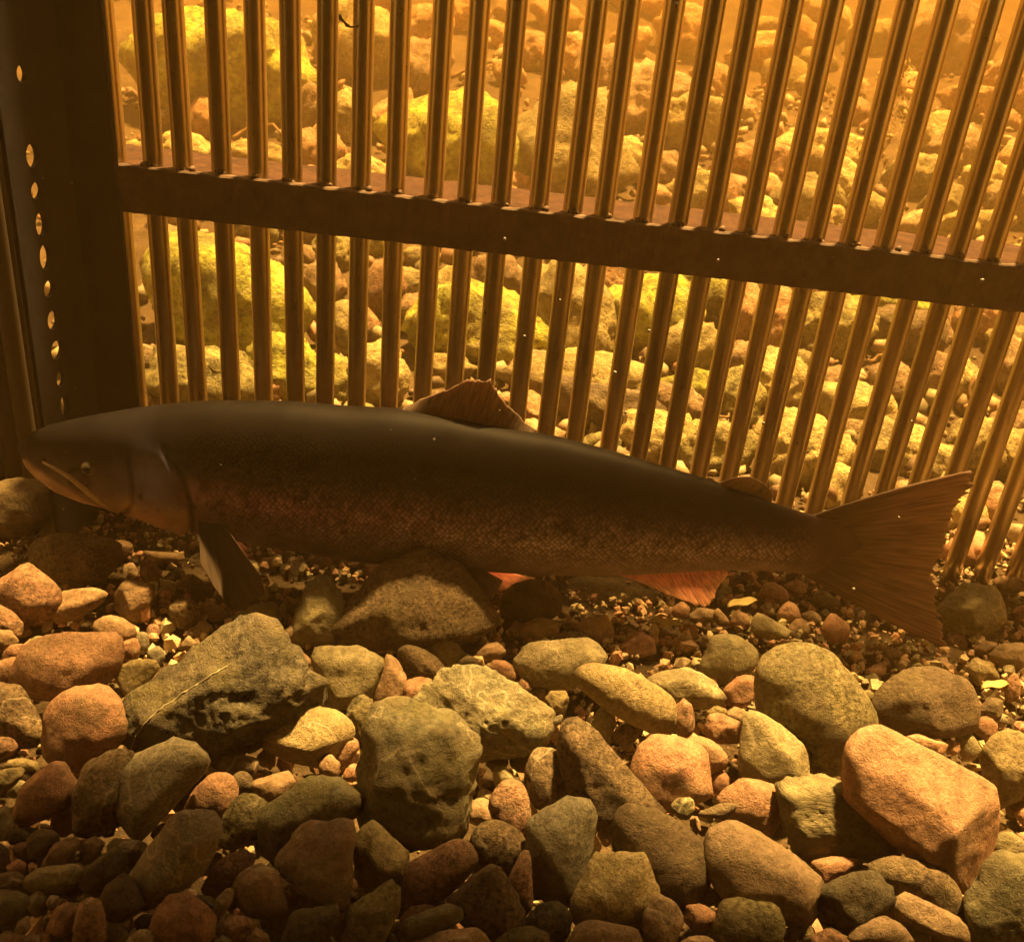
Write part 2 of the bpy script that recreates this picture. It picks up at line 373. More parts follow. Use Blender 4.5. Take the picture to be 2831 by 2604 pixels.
link('backing_plate', box_mesh('backing_plate', -.14, .024, .016, .022, -.04, 1.1, .001), M['post'], side)
link('gusset_plate', box_mesh('gusset_plate', -.14, .03, -.018, -.0125, .50, .95, .001), M['post'], side)

# ------------------------------------------------------------------ stones
ICO = {}
def ico(level):
    if level not in ICO:
        bm = bmesh.new(); bmesh.ops.create_icosphere(bm, subdivisions=level, radius=1)
        v = np.array([x.co[:] for x in bm.verts]); v /= np.linalg.norm(v, axis=1)[:, None]
        f = [tuple(q.index for q in fc.verts) for fc in bm.faces]; bm.free(); ICO[level] = (v, f)
    return ICO[level]
def hull_planes(pts, merge=.95):
    bm = bmesh.new()
    for p in pts: bm.verts.new(p)
    r = bmesh.ops.convex_hull(bm, input=bm.verts)
    bm.normal_update(); pl = []
    fs = sorted([f for f in bm.faces], key=lambda f: -f.calc_area())
    c = np.mean(np.asarray(pts), axis=0)
    for f in fs:
        nn = np.array(f.normal[:]); q = np.array(f.verts[0].co[:])
        if nn @ (q - c) < 0: nn = -nn
        h = nn @ q
        if h <= 1e-5: continue
        for i, (n0, h0) in enumerate(pl):
            if n0 @ nn > merge: pl[i] = (n0, max(h0, h * (n0 @ nn))) ; break
        else: pl.append((nn, h))
    bm.free(); return pl
def rounded_solid(pts, p=14, level=4, rough=.03, fine=.012, seed=0, layered=0.0, fit=None, facets=0, crag=0.0):
    """soft-edged convex stone through the given points (relative to its centre), with uneven relief"""
    D, faces = ico(level); pl = hull_planes(pts)
    N = np.array([a for a, _ in pl]); H = np.array([max(b, .004) for _, b in pl])
    if facets:                                 # broken faces: flats knocked off the solid, mostly where they show
        rf = random.Random(seed * 31 + 3); En = []; Eh = []
        for k in range(facets):
            nn = np.array([rf.gauss(0, 1), rf.gauss(0, 1) - .55, rf.gauss(0, 1) + .45]); nn /= np.linalg.norm(nn)
            En.append(nn); Eh.append(max((pts @ nn).max() * rf.uniform(.70, .90), .004))
        N = np.concatenate([N, En]); H = np.concatenate([H, Eh])
    q = np.clip(D @ N.T, 0, None) / H
    r = (q ** p).sum(1) ** (-1.0 / p)
    P = D * r[:, None]
    if fit is not None:                        # bring the softened solid back to its full breadth and height
        for ax in fit:
            a0, a1 = pts @ ax, P @ ax; c0, c1 = (a0.max() + a0.min()) / 2, (a1.max() + a1.min()) / 2
            k = (a0.max() - a0.min()) / (a1.max() - a1.min()); P = P + np.outer((a1 - c1) * k + c0 - a1, ax)
    R = float(np.mean(r)); out = np.empty_like(P); so = Vector((seed * 3.7, seed * 1.9, seed * .7))
    for i in range(len(P)):
        v = Vector(P[i] / R)
        k = rough * (noise.noise(v * 1.6 + so) + .55 * noise.noise(v * 3.7 + so)) + fine * (noise.noise(v * 8.3 + so) + .6 * noise.noise(v * 17 + so))
        if layered:
            s = v.x * .25 + v.y * .35 + v.z * 1.0 + .18 * noise.noise(v * 2.2 + so)
            k += layered * (((s * 6.5) % 1.0) ** 2 - .3)
        if crag:                               # cracked, ridged faces
            k += crag * (.55 - 2.2 * abs(noise.noise(v * 2.3 + so)) + .5 - 1.3 * abs(noise.noise(v * 5.7 + so)) + .2 - .7 * abs(noise.noise(v * 12 + so)))
        out[i] = P[i] * (1 + k)
    return out, faces
VIEWS = {'A': (0, 1400, 2.1147), 'B': (0, 1950, 2.1147), 'C': (850, 1500, 2.009), 'D': (900, 2000, 2.1147),
         'E': (1750, 1600, 1.8585), 'F': (1800, 2000, 1.9486), 'P': (0, 0, 1.0)}
TOPS = []
def poly_centroid(pl):
    x, y = pl[:, 0], pl[:, 1]; x1, y1 = np.roll(x, -1), np.roll(y, -1); cr_ = x * y1 - x1 * y; A = cr_.sum() / 2
    return np.array([((x + x1) * cr_).sum() / (6 * A), ((y + y1) * cr_).sum() / (6 * A)]), abs(A)
SEED = [0]; POLYS = []
def march(px, py, h):
    """where a line of sight comes within h of the bank"""
    d = ray(px, py); d = d / d[1]; y = .9
    while y < 9.0:
        p = CAM + d * y
        if p[2] < bank_z(p[0], p[1]) + h: break
        y += .02
    return p
def traced_stone(view, pts, mat, label, p=14, thick=.85, rough=.055, sink=.08, ridge=None, level=4, dy=0.0, layered=0.0, ground=None, cat=None, fine=.02, group='stones on the stream bed', name=None):
    """a stone whose seen outline is read off the photograph, set down on the bed at its own distance and given full depth"""
    SEED[0] += 1; rnd = random.Random(SEED[0] * 13 + 5)
    ox, oy, sc = VIEWS[view]
    pl = np.array([(ox + x / sc, oy + y / sc) for x, y in pts]); (cx, cy), A = poly_centroid(pl)
    pl = (pl - (cx, cy)) * 1.07 + (cx, cy); POLYS.append(pl)
    zc = .03; gz = 0.0
    for it in range(5):
        P0 = march(cx, cy, zc) if ground else on_z(cx, cy, zc); depth = (P0 - CAM) @ FWD; m = depth / F
        T = thick * math.sqrt(A / math.pi) * m
        U = lambda px, py, wd: IR * ((px - cx) * m) - IU * ((py - cy) * m) - FWD * wd
        P = [U(x, y, 0) for x, y in pl]
        for x, y in pl:
            j = lambda s: 1 + rnd.uniform(-s, s) * 0
            P.append(U(cx + (x - cx) * .70, cy + (y - cy) * .70, -.62 * T))
            if ridge is None: P.append(U(cx + (x - cx) * .70, cy + (y - cy) * .70, .62 * T))
        P.append(U(cx, cy, -.85 * T))
        if ridge is None:
            P.append(U(cx, cy, .85 * T))
        else:
            for rx, ry, rw in ridge: P.append(U(ox + rx / sc, oy + ry / sc, rw * T))
        P = np.array(P); mn = P[:, 2].min(); mx = P[:, 2].max()
        zc = gz - mn - sink * (mx - mn)
    if dy:                                     # slide along its own line of sight (nearer stones rest on others)
        d = P0 - CAM; s = 1 + dy / d[1]; P0 = CAM + d * s; P *= s; m *= s
    facets = 0 if p < 8 else 2 if p < 10 else 5 if p < 15 else 6
    if ridge is not None: facets = 2
    p = p * 1.3 if p < 9 else p * 2.4
    vs, fs = rounded_solid(P, p, level, rough, fine, SEED[0], layered, (IR, IU), facets, {'slate': .05, 'green': .04, 'layer': .03, 'brnspk': .022, 'dark': .022, 'olvspk': .015, 'olive': .012, 'yellow': .014, 'grey': .012, 'tan': .010, 'brown': .012}.get(mat, .055 if mat.startswith('bank_') else .006))
    W_ = math.sqrt(A)
    nm = name or ('boulder' if W_ > 230 else 'river_stone' if W_ > 70 else 'pebble')
    me = mesh(nm, vs, fs); o = link(nm, me, M[mat], None, P0)
    tag(o, label, cat or ('boulder' if W_ > 230 else 'stone' if W_ > 70 else 'pebble'), group)
    TOPS.append((P0[0], P0[1], math.sqrt(A) * m * .5))
    return o

R = 8; AG = 22                                  # rounded / angular edges
T_ = traced_stone
# upper left, under the salmon's head and pectoral fin
T_('A', [(175,260),(190,200),(260,170),(400,165),(560,180),(660,200),(700,260),(680,330),(600,420),(480,470),(350,460),(240,400),(190,330)], 'brnspk', 'dark brown oval stone right under the lower jaw of the salmon', R, .8)
T_('A', [(-60,470),(60,365),(150,340),(200,365),(260,430),(340,480),(350,560),(310,640),(190,700),(120,650),(-60,560)], 'redspk', 'mottled reddish blocky stone cut by left edge, below the dark oval stone', 12, .8)
T_('A', [(230,160),(260,110),(330,75),(420,60),(480,90),(480,150),(420,175),(300,185)], 'dark', 'dark ridged stone behind the oval stone under the salmon chin', 12, .7)
T_('A', [(640,200),(720,200),(770,240),(740,290),(690,320),(640,300)], 'brown', 'brown stub of stone at right end of the dark oval stone', 12, .7)
T_('A', [(330,650),(380,600),(480,500),(560,480),(620,490),(600,560),(520,650),(420,680),(340,675)], 'brown', 'slanting dark brown stone right of the mottled reddish block', 10, .7)
T_('A', [(675,480),(720,430),(800,440),(890,460),(900,560),(880,650),(800,680),(720,650),(680,600)], 'brown', 'upright brown block in the shade below the gill cover', AG, .8)
T_('A', [(830,330),(870,290),(920,350),(945,400),(920,460),(880,450),(820,400)], 'brown', 'small brown wedge just above the shaded upright block', AG, .8)
T_('A', [(850,270),(940,260),(1060,270),(1080,310),(960,330),(880,310)], 'brown', 'flat shaded stone left of the top of the near pectoral fin', 12, .8)
T_('A', [(920,500),(960,450),(1010,455),(1025,480),(990,530),(940,540)], 'tan', 'small tan pebble beside the shaded upright block', R, .8, level=3)
T_('A', [(1020,500),(1080,430),(1150,400),(1185,430),(1180,490),(1100,515),(1030,525)], 'dark', 'dark grey slab left of the pectoral fin, touching the small tan pebble', AG, .8)
T_('A', [(1000,570),(1090,540),(1140,560),(1160,640),(1130,700),(1040,710),(990,650)], 'brnspk', 'rough dark stone in shade left of the pectoral fin tip', 12, .8, rough=.08)
T_('A', [(1170,590),(1230,555),(1310,600),(1320,640),(1250,670),(1170,640)], 'brown', 'brown angular stone under the pectoral fin tip', AG, .8)
T_('A', [(1145,710),(1190,670),(1240,710),(1210,750),(1150,745)], 'tan', 'tan pebble below the pectoral fin tip', AG, .8, level=3)
T_('A', [(1060,810),(1100,755),(1150,800),(1130,835),(1070,835)], 'tan', 'pointed tan pebble left of the vein-crossed rock top', AG, .8, level=3)
T_('A', [(550,700),(600,650),(660,640),(740,675),(790,730),(780,790),(690,800),(600,780)], 'brown', 'smooth brown dome behind the right end of the big orange block', R, .8)
T_('A', [(700,800),(790,775),(820,850),(780,910),(700,890)], 'red', 'reddish stone touching the right end of the big orange block', AG, .8)
T_('A', [(-40,570),(60,620),(120,690),(110,760),(-40,760)], 'redspk', 'dusky red stone at left edge under the mottled reddish block', 12, .8)
T_('A', [(-40,720),(60,730),(100,790),(60,830),(-40,850)], 'brown', 'brown stone at left edge above the small red stone', 10, .8)
T_('A', [(15,860),(60,810),(130,805),(150,850),(110,905),(20,905)], 'red', 'small red stone behind the left end of the big orange block', 10, .8)
T_('A', [(-40,930),(110,885),(150,930),(110,1010),(90,1050),(-40,1040)], 'orange', 'pale orange stone at left edge against the big orange block', 12, .8)
T_('A', [(85,1030),(110,930),(160,800),(220,765),(430,755),(530,768),(650,738),(695,765),(700,920),(660,1000),(600,1050),(500,1055),(380,1100),(250,1125),(130,1100)], 'orange', 'big pinkish orange block with two humps on its top, left foreground', 16, .8, sink=.1,
   ridge=[(200,860,.55),(330,990,.8),(560,1000,.75),(640,900,.5),(420,1060,.75),(160,1040,.5)])
T_('A', [(665,985),(740,935),(880,900),(920,940),(870,1030),(800,1110),(760,1125),(710,1080)], 'yellow', 'yellow three-cornered stone between the orange block and the vein-crossed rock', AG, .7)
VEIN = T_('A', [(700,1270),(760,1130),(870,1040),(1010,960),(1130,860),(1250,780),(1340,670),(1440,640),(1540,660),(1600,690),(1640,780),(1690,880),(1740,980),(1830,1050),(1865,1120),(1850,1170),(1700,1230),(1560,1300),(1500,1380),(1300,1450),(1000,1470),(760,1440),(710,1350)], 'slate', 'large craggy slate-dark rock crossed by a thin pale vein', 20, .62, rough=.07, fine=.03, level=5,
   ridge=[(1380,760,.35),(1560,800,.45),(1250,1000,.75),(1640,1080,.6),(1050,1150,.8),(850,1280,.65),(1300,1330,.85),(1520,1180,.8)])
T_('A', [(262,1250),(300,1160),(390,1080),(500,1045),(590,1060),(660,1130),(700,1220),(725,1320),(700,1400),(560,1490),(400,1530),(300,1500),(270,1380)], 'red', 'rounded red-brown stone below the big orange block', R, .85)
T_('A', [(-60,1035),(60,1045),(120,1110),(190,1200),(245,1300),(240,1370),(190,1405),(90,1390),(-60,1340)], 'brnspk', 'speckled ochre stone at left edge beside the rounded red-brown stone', 9, .8)
T_('A', [(-40,1350),(60,1355),(90,1400),(60,1450),(-40,1490)], 'redspk', 'purplish red stone at left edge under the speckled ochre stone', R, .8)
T_('A', [(700,1135),(730,1115),(760,1130),(750,1170),(715,1180)], 'tan', 'little tan pebble touching the rounded red-brown stone', R, .8, level=3)
T_('A', [(1360,640),(1440,585),(1610,560),(1640,640),(1650,720),(1600,740),(1440,700)], 'olive', 'olive stone in shade behind the top of the vein-crossed rock', 12, .7)
T_('P', [(800,1755),(818,1726),(837,1665),(851,1617),(875,1617),(915,1602),(955,1690),(935,1769),(880,1785),(820,1785)], 'olive', 'tall shaded olive stone with a pale side, left of the pyramid boulder', AG, .7, ridge=[(855,1720,.7),(905,1690,.5),(845,1640,.2)])
T_('A', [(1690,860),(1750,840),(1820,900),(1815,940),(1740,950)], 'brown', 'small brown pebble at right shoulder of the vein-crossed rock', AG, .8, level=3)
T_('A', [(1640,740),(1700,700),(1730,725),(1700,800),(1650,790)], 'tan', 'small pale stone wedged by the tall shaded olive stone', AG, .8, level=3)
# middle, under the belly
T_('C', [(175,575),(230,430),(290,330),(400,230),(540,90),(580,65),(740,50),(800,80),(830,200),(900,280),(1000,370),(1050,430),(980,500),(880,560),(700,610),(480,620),(300,600)], 'brnspk', 'large pitted pyramid boulder standing in front of the belly', 18, .75, rough=.06, fine=.028, level=5,
   ridge=[(640,200,.4),(600,360,.75),(420,420,.65),(780,420,.6),(880,500,.7),(300,520,.4),(600,540,.8)])
T_('C', [(25,610),(130,580),(280,580),(390,640),(412,720),(390,800),(330,890),(200,920),(80,900),(40,780),(30,680)], 'olive', 'cube-like olive brown stone left of the speckled oval pebble', AG, .8, ridge=[(90,640,.4),(230,640,.75),(330,690,.55),(150,860,.7),(280,800,.85)])
T_('C', [(410,720),(430,635),(470,630),(510,680),(550,760),(530,890),(440,925),(360,880),(390,790)], 'brown', 'upright brown wedge at right of the cube-like olive stone', 16, .7)
T_('C', [(520,870),(540,790),(600,755),(680,770),(710,810),(690,890),(610,940),(530,920)], 'red', 'rounded russet stone behind the left green boulder', 10, .8)
T_('C', [(505,620),(540,575),(600,575),(680,620),(740,680),(762,720),(730,775),(650,770),(570,740),(510,690)], 'brnspk', 'speckled oval stone, pitted and tilted, below the pyramid boulder', R, .85)
T_('C', [(630,575),(700,490),(760,447),(800,475),(840,550),(870,600),(830,690),(760,695),(660,640)], 'olive', 'pointed olive stone in front of the pyramid boulder', AG, .75, ridge=[(770,520,.3),(800,590,.7),(700,570,.6),(750,640,.8)])
T_('C', [(915,600),(960,570),(1060,555),(1100,600),(1080,650),(1000,665),(940,640)], 'brown', 'squat brown stone right of the pointed olive stone', 14, .8)
T_('C', [(830,650),(880,625),(940,640),(960,680),(900,710),(840,695)], 'brnspk', 'small pitted stone between pointed olive stone and red oval', 10, .8, level=3)
T_('C', [(1010,700),(1040,655),(1110,665),(1165,720),(1175,760),(1120,785),(1040,770)], 'red', 'dull red oval stone above the right green boulder', R, .8)
T_('C', [(1165,800),(1190,760),(1230,780),(1235,815),(1190,835)], 'redspk', 'bright little red pebble right of the red oval', 9, .8, level=3)
T_('C', [(1165,660),(1220,590),(1340,555),(1500,535),(1600,560),(1640,640),(1600,710),(1480,760),(1450,810),(1370,820),(1250,800),(1200,740)], 'pale', 'pale silt-coated stone above the long yellow oval', 11, .75, rough=.05)
T_('C', [(1340,540),(1400,495),(1520,495),(1620,560),(1640,620),(1500,600),(1380,590)], 'brnspk', 'pitted brown stone hidden behind the pale silt-coated stone', 12, .8)
T_('C', [(1075,330),(1110,270),(1200,220),(1290,212),(1370,250),(1410,310),(1400,390),(1320,440),(1180,440),(1090,420)], 'dark', 'round dark stone in front of the glowing pelvic fin', 7, .85)
T_('C', [(1410,290),(1480,215),(1600,195),(1730,190),(1850,215),(1960,290),(1950,380),(1850,445),(1600,440),(1420,410)], 'pale', 'low pale stone half in shadow under the anal fin', 14, .7, rough=.06, dy=.05)
T_('C', [(1490,450),(1560,410),(1650,405),(1700,480),(1710,540),(1640,570),(1520,540)], 'brown', 'shaded brown stone behind the pale silt-coated stone, right one', 14, .8)
T_('C', [(1160,480),(1250,420),(1340,440),(1400,470),(1340,530),(1220,550)], 'brown', 'shaded brown stone just below the round dark stone', 14, .8)
T_('C', [(1740,580),(1800,530),(1860,490),(1920,540),(1930,620),(1820,650),(1740,650)], 'red', 'shaded russet stone above the flat olive stone', 14, .8)
T_('C', [(1490,770),(1510,705),(1570,685),(1660,700),(1760,745),(1900,840),(2000,930),(2045,985),(2030,1040),(1950,1060),(1800,1000),(1650,920),(1540,850)], 'yellow', 'long yellow oval stone lying on a slant, right of centre', 8, .75, sink=.05)
T_('C', [(1325,870),(1350,830),(1430,825),(1450,880),(1430,960),(1350,955)], 'yellow', 'small bright yellow stone left of the long yellow oval', AG, .8)
T_('C', [(600,890),(700,820),(800,690),(880,690),(1000,730),(1150,820),(1280,900),(1340,960),(1330,1050),(1280,1160),(1180,1150),(1050,1160),(930,1200),(870,1150),(780,1040),(680,960)], 'green', 'ridged green boulder, the right of the two in the centre', 20, .7, rough=.05, level=5, sink=.02,
   ridge=[(870,780,.3),(900,880,.65),(1000,960,.75),(1180,1000,.7),(1250,1050,.55),(930,1100,.75),(1080,1080,.75),(780,880,.55)])
T_('D', [(205,330),(215,240),(250,60),(290,-40),(357,-105),(484,-110),(620,-90),(750,-60),(800,40),(850,200),(875,330),(855,450),(830,600),(700,680),(530,715),(380,640),(270,540),(225,440)], 'green', 'big mossy green boulder, the left of the two in the centre', 13, .75, rough=.07, level=5, dy=-.012)
T_('C', [(215,960),(250,880),(300,850),(350,880),(370,950),(345,1050),(320,1120),(260,1090)], 'olvspk', 'knobbly speckled stone left of the big mossy green boulder', 11, .8, rough=.07)
T_('B', [(1555,170),(1620,80),(1700,10),(1760,-20),(1870,20),(1980,60),(2040,110),(2060,170),(2009,240),(1960,300),(1890,360),(1800,360),(1680,310),(1570,250)], 'yellow', 'yellow block at right foot of the vein-crossed rock', 16, .8, ridge=[(1640,170,.6),(1790,260,.85),(1940,200,.75),(1720,90,.35),(1900,90,.4)])
T_('C', [(150,1180),(210,1080),(280,1110),(285,1150),(230,1230),(170,1240)], 'orange', 'orange pebble touching the yellow block on its right', 14, .8, level=3)
T_('C', [(60,1230),(130,1180),(180,1230),(170,1290),(90,1310)], 'brown', 'brown pebble under the yellow block', 12, .8, level=3)
T_('C', [(200,1290),(250,1230),(300,1240),(310,1306),(220,1330)], 'red', 'red pebble at left foot of the big mossy green boulder', 12, .8, level=3)
T_('D', [(1170,300),(1210,190),(1280,150),(1350,165),(1420,250),(1455,330),(1440,420),(1340,490),(1230,490),(1180,400)], 'brnspk', 'egg-shaped brown stone right of the dark hollow', 7, .9)
T_('D', [(1375,40),(1400,-5),(1450,-10),(1600,100),(1750,250),(1880,420),(1950,510),(1900,560),(1780,560),(1680,640),(1590,560),(1500,400),(1420,200)], 'brnspk', 'long slanting olive brown slab right of the egg-shaped stone', 16, .6, ridge=[(1450,60,.5),(1600,220,.7),(1760,400,.7),(1560,400,.6),(1660,560,.6)])
T_('D', [(960,480),(1010,370),(1100,335),(1160,370),(1195,470),(1190,610),(1120,660),(1020,620)], 'redspk', 'dark russet egg-shaped stone in the hollow beside the mossy green boulder', 7, .9)
T_('D', [(1450,400),(1480,340),(1520,380),(1540,440),(1490,470)], 'brown', 'small brown stone squeezed under the slanting slab', 10, .8, level=3)
# lower middle
T_('D', [(1183,600),(1250,530),(1360,470),(1440,445),(1540,455),(1570,500),(1575,640),(1560,780),(1510,960),(1450,1040),(1380,1060),(1250,1010),(1200,960),(1195,800)], 'grey', 'tall grey-green upright stone in the lower middle', 18, .7, ridge=[(1260,600,.5),(1420,540,.5),(1430,700,.85),(1280,820,.75),(1400,940,.85),(1520,620,.5)])
T_('D', [(855,700),(880,630),(970,572),(1050,590),(1140,660),(1180,730),(1120,810),(1070,910),(1000,930),(920,850)], 'brnspk', 'speckled brown stone left of the tall grey-green stone', 8, .85)
T_('D', [(460,950),(480,870),(580,790),(690,715),(770,695),(850,740),(880,820),(850,900),(760,990),(620,1050),(500,1060),(460,1010)], 'redspk', 'rusty speckled oval with pale dots, lower middle', 8, .85)
T_('D', [(170,720),(185,630),(240,580),(310,610),(400,690),(480,780),(470,860),(380,940),(240,990),(180,960),(165,830)], 'yellow', 'wedge of yellowish stone right of the tan angular block', AG, .75, ridge=[(210,760,.75),(330,800,.85),(450,790,.55),(250,640,.4)])
T_('P', [(764,2385),(790,2345),(842,2286),(900,2272),(971,2267),(983,2285),(975,2380),(962,2430),(964,2500),(947,2515),(900,2500),(850,2475),(790,2450),(765,2420)], 'tan', 'tan angular block with a sharp upright edge, lower middle', AG, .75, ridge=[(800,2390,.75),(880,2310,.5),(910,2410,.85),(960,2320,.55),(930,2480,.7)])
T_('D', [(110,1330),(150,1120),(200,1060),(300,990),(400,935),(430,970),(430,1080),(400,1200),(340,1330)], 'olvspk', 'speckled green upright stone near the bottom edge', 16, .7)
T_('D', [(435,1230),(480,1170),(580,1110),(700,1060),(770,1070),(800,1120),(760,1170),(640,1215),(500,1270)], 'green', 'flat dark green stone pointing left near the bottom edge', 11, .6)
T_('D', [(720,1070),(780,980),(880,870),(930,845),(970,880),(990,960),(1050,1010),(1100,1080),(1155,1150),(1140,1210),(1000,1260),(880,1220),(800,1130)], 'brnspk', 'lumpy olive brown stone with two knobs near the bottom edge', 14, .75, rough=.09)
T_('D', [(1040,950),(1100,830),(1160,750),(1195,780),(1200,950),(1210,1060),(1160,1140),(1080,1080)], 'redspk', 'rusty stone leaning on the tall grey-green stone', 14, .7)
T_('D', [(1180,1170),(1220,1090),(1310,1050),(1390,1080),(1430,1160),(1400,1250),(1300,1290),(1220,1270)], 'slate', 'round dark grey-green stone under the tall grey-green stone', 8, .8)
T_('D', [(1440,1130),(1500,1000),(1560,900),(1640,790),(1760,765),(1850,790),(1875,900),(1940,1040),(1920,1110),(1850,1190),(1740,1200),(1620,1170),(1480,1190)], 'yellow', 'olive yellow stone with a knob, right of the tall grey-green stone', 16, .75, ridge=[(1690,850,.5),(1620,1010,.75),(1800,1040,.8),(1640,1070,.8),(1510,1090,.5)])
T_('D', [(1420,1290),(1460,1190),(1560,1155),(1660,1185),(1780,1200),(1840,1290),(1700,1380),(1500,1370)], 'tan', 'light tan stone cut by the bottom edge, below the knobbed yellow stone', 9, .75)
T_('D', [(560,1290),(700,1220),(870,1200),(930,1240),(950,1310),(750,1370)], 'brown', 'brown stone cut by the bottom edge below the flat green stone', 12, .75)
T_('D', [(980,1290),(1080,1210),(1200,1190),(1280,1240),(1310,1310),(1150,1370)], 'olvspk', 'pitted olive stone cut by the bottom edge near the middle', 9, .75)
T_('D', [(90,1310),(200,1240),(310,1230),(330,1310),(200,1370)], 'grey', 'pale stone cut by the bottom edge below the speckled green one', 12, .75)
T_('D', [(440,1130),(500,1070),(600,1060),(650,1085),(560,1140),(470,1190)], 'redspk', 'rusty stone showing between speckled oval and flat green stone', 11, .8)
T_('P', [(1704,2250),(1723,2228),(1790,2230),(1860,2255),(1905,2285),(1950,2325),(1959,2370),(1950,2415),(1930,2490),(1880,2510),(1815,2480),(1755,2400),(1715,2310)], 'dark', 'blackish rough boulder between slanting slab and tan humped block', 9, .8, rough=.06, fine=.03)
T_('F', [(20,960),(60,930),(130,970),(165,1040),(160,1150),(60,1210),(-40,1190),(-40,1050)], 'tan', 'smooth brownish stone at right foot of the knobbed yellow stone', 10, .8)
# right side
T_('E', [(350,470),(390,370),(440,300),(510,290),(590,330),(635,390),(620,450),(570,490),(500,540),(420,530)], 'olive', 'smooth dome-topped stone left of the big cylindrical stone', 7, .85)
T_('E', [(70,540),(150,480),(250,460),(350,490),(440,550),(470,600),(440,650),(330,665),(200,650),(140,600)], 'olive', 'flat olive stone with a lit top edge, right of the long yellow oval', 13, .8, ridge=[(190,580,.7),(330,575,.8),(430,600,.5),(220,510,.3),(330,520,.35)])
T_('E', [(640,500),(680,430),(740,360),(860,350),(960,380),(1050,450),(1120,560),(1190,650),(1240,770),(1180,880),(1100,960),(980,985),(880,910),(780,800),(700,700),(650,600)], 'olvspk', 'big cylindrical speckled stone lying on a slant at right', 7, .95, fine=.016, sink=.08)
T_('E', [(1235,730),(1250,600),(1330,510),(1440,460),(1560,470),(1650,530),(1700,600),(1765,740),(1700,800),(1500,820),(1380,810)], 'dark', 'dark shaded boulder behind the huge orange-tan block', 14, .8, ridge=[(1380,590,.5),(1510,600,.7),(1500,760,.8),(1660,700,.5)])
T_('F', [(1055,260),(1060,130),(1100,60),(1190,30),(1280,50),(1450,110),(1650,190),(1780,240),(1825,300),(1850,500),(1840,640),(1780,850),(1700,890),(1600,850),(1480,760),(1370,640),(1200,500),(1090,380)], 'orange', 'huge smooth orange-tan block with a flat sunlit top, lower right', 22, .8, rough=.02, fine=.006, sink=.03, level=5,
   ridge=[(1095,210,.35),(1290,340,.62),(1480,545,.9),(1600,560,.92),(1835,545,.55),(1620,820,.65)])
T_('F', [(1790,190),(1850,110),(1950,60),(2031,40),(2080,150),(2060,330),(1980,410),(1850,450),(1825,320)], 'yellow', 'yellowish block at right edge beyond the huge orange-tan block', 14, .8, ridge=[(1830,230,.5),(1950,240,.85),(2040,240,.7),(1880,400,.6)])
T_('F', [(1970,390),(2009,330),(2070,330),(2070,440),(1990,440)], 'orange', 'bright orange stone at right edge below the yellowish block', 9, .8)
T_('E', [(545,1010),(555,850),(590,720),(620,690),(680,740),(760,830),(860,900),(905,1010),(880,1060),(780,1085),(650,1075),(560,1050)], 'olive', 'smooth cone-shaped olive stone left of the cylindrical stone', 14, .75, rough=.02, fine=.006, ridge=[(640,760,.3),(690,900,.75),(800,990,.75),(620,1020,.65)])
T_('E', [(-8,1000),(40,860),(100,815),(250,820),(340,860),(370,940),(395,1080),(400,1140),(300,1165),(200,1190),(60,1150),(0,1080)], 'red', 'orange-red rounded block left of the cone-shaped olive stone', 13, .85, rough=.03)
T_('E', [(280,830),(350,815),(440,860),(485,920),(450,985),(390,1015),(350,930)], 'orange', 'orange stone tucked behind the orange-red rounded block', R, .8)
T_('E', [(370,770),(390,700),(450,695),(540,740),(560,800),(530,845),(450,840),(380,810)], 'orange', 'flat-topped orange stone left of the cone tip', AG, .8)
T_('E', [(200,670),(250,615),(300,640),(315,720),(300,790),(250,810),(215,740)], 'redspk', 'rust pitted stone standing at the end of the long yellow oval', 14, .8, rough=.09, level=3)
T_('E', [(480,690),(530,660),(590,690),(580,740),(540,765)], 'tan', 'tan pebble left of the big cylindrical stone', 12, .8, level=3)
T_('E', [(470,570),(540,510),(630,500),(645,600),(570,655),(480,650)], 'red', 'dark red stone in shade between dome-topped and cylindrical stones', 12, .8)
T_('E', [(380,690),(430,655),(480,680),(470,710),(400,715)], 'yellow', 'yellow pebble above the flat-topped orange stone', 10, .8, level=3)
T_('F', [(365,420),(390,360),(460,315),(560,305),(660,325),(710,370),(715,430),(690,520),(640,610),(590,610),(500,560),(400,510)], 'orange', 'oval pinkish stone below the cone-shaped olive stone', R, .8)
T_('F', [(262,485),(370,430),(450,430),(458,465),(400,515),(300,505)], 'dark', 'thin dark flake lying on the oval pinkish stone', 12, .35, dy=-.03)
T_('F', [(320,555),(340,520),(385,510),(390,545),(350,575)], 'yellow', 'little yellow pebble above the tan humped block', 12, .8, level=3)
T_('F', [(710,350),(800,335),(880,310),(950,320),(980,380),(1060,370),(1200,480),(1330,600),(1360,690),(1240,740),(1100,730),(900,740),(760,680),(700,560),(720,450)], 'layer', 'flaky layered greenish stone leaning on the huge orange-tan block', 16, .6, rough=.05, layered=.05, fine=.02, level=5)
T_('F', [(295,640),(320,580),(380,545),(480,560),(640,630),(780,690),(860,770),(890,880),(905,980),(870,1070),(760,1070),(560,980),(400,910),(320,800)], 'tan', 'tan humped block below the oval pinkish stone', 15, .8, rough=.03, ridge=[(350,700,.5),(520,780,.85),(450,860,.7),(720,800,.8),(800,950,.8),(640,660,.3)])
T_('F', [(345,1050),(390,960),(470,945),(580,970),(680,1020),(710,1090),(690,1170),(560,1215),(400,1190),(350,1120)], 'olvspk', 'blotchy black and green oval stone near the bottom edge', R, .8)
T_('F', [(905,910),(960,860),(1120,800),(1220,830),(1290,900),(1300,980),(1200,1060),(1080,1140),(960,1080),(910,1010)], 'slate', 'dark mossy stone right of the tan humped block', 13, .8, ridge=[(1000,920,.6),(1150,870,.5),(1240,930,.7),(1100,1040,.8)])
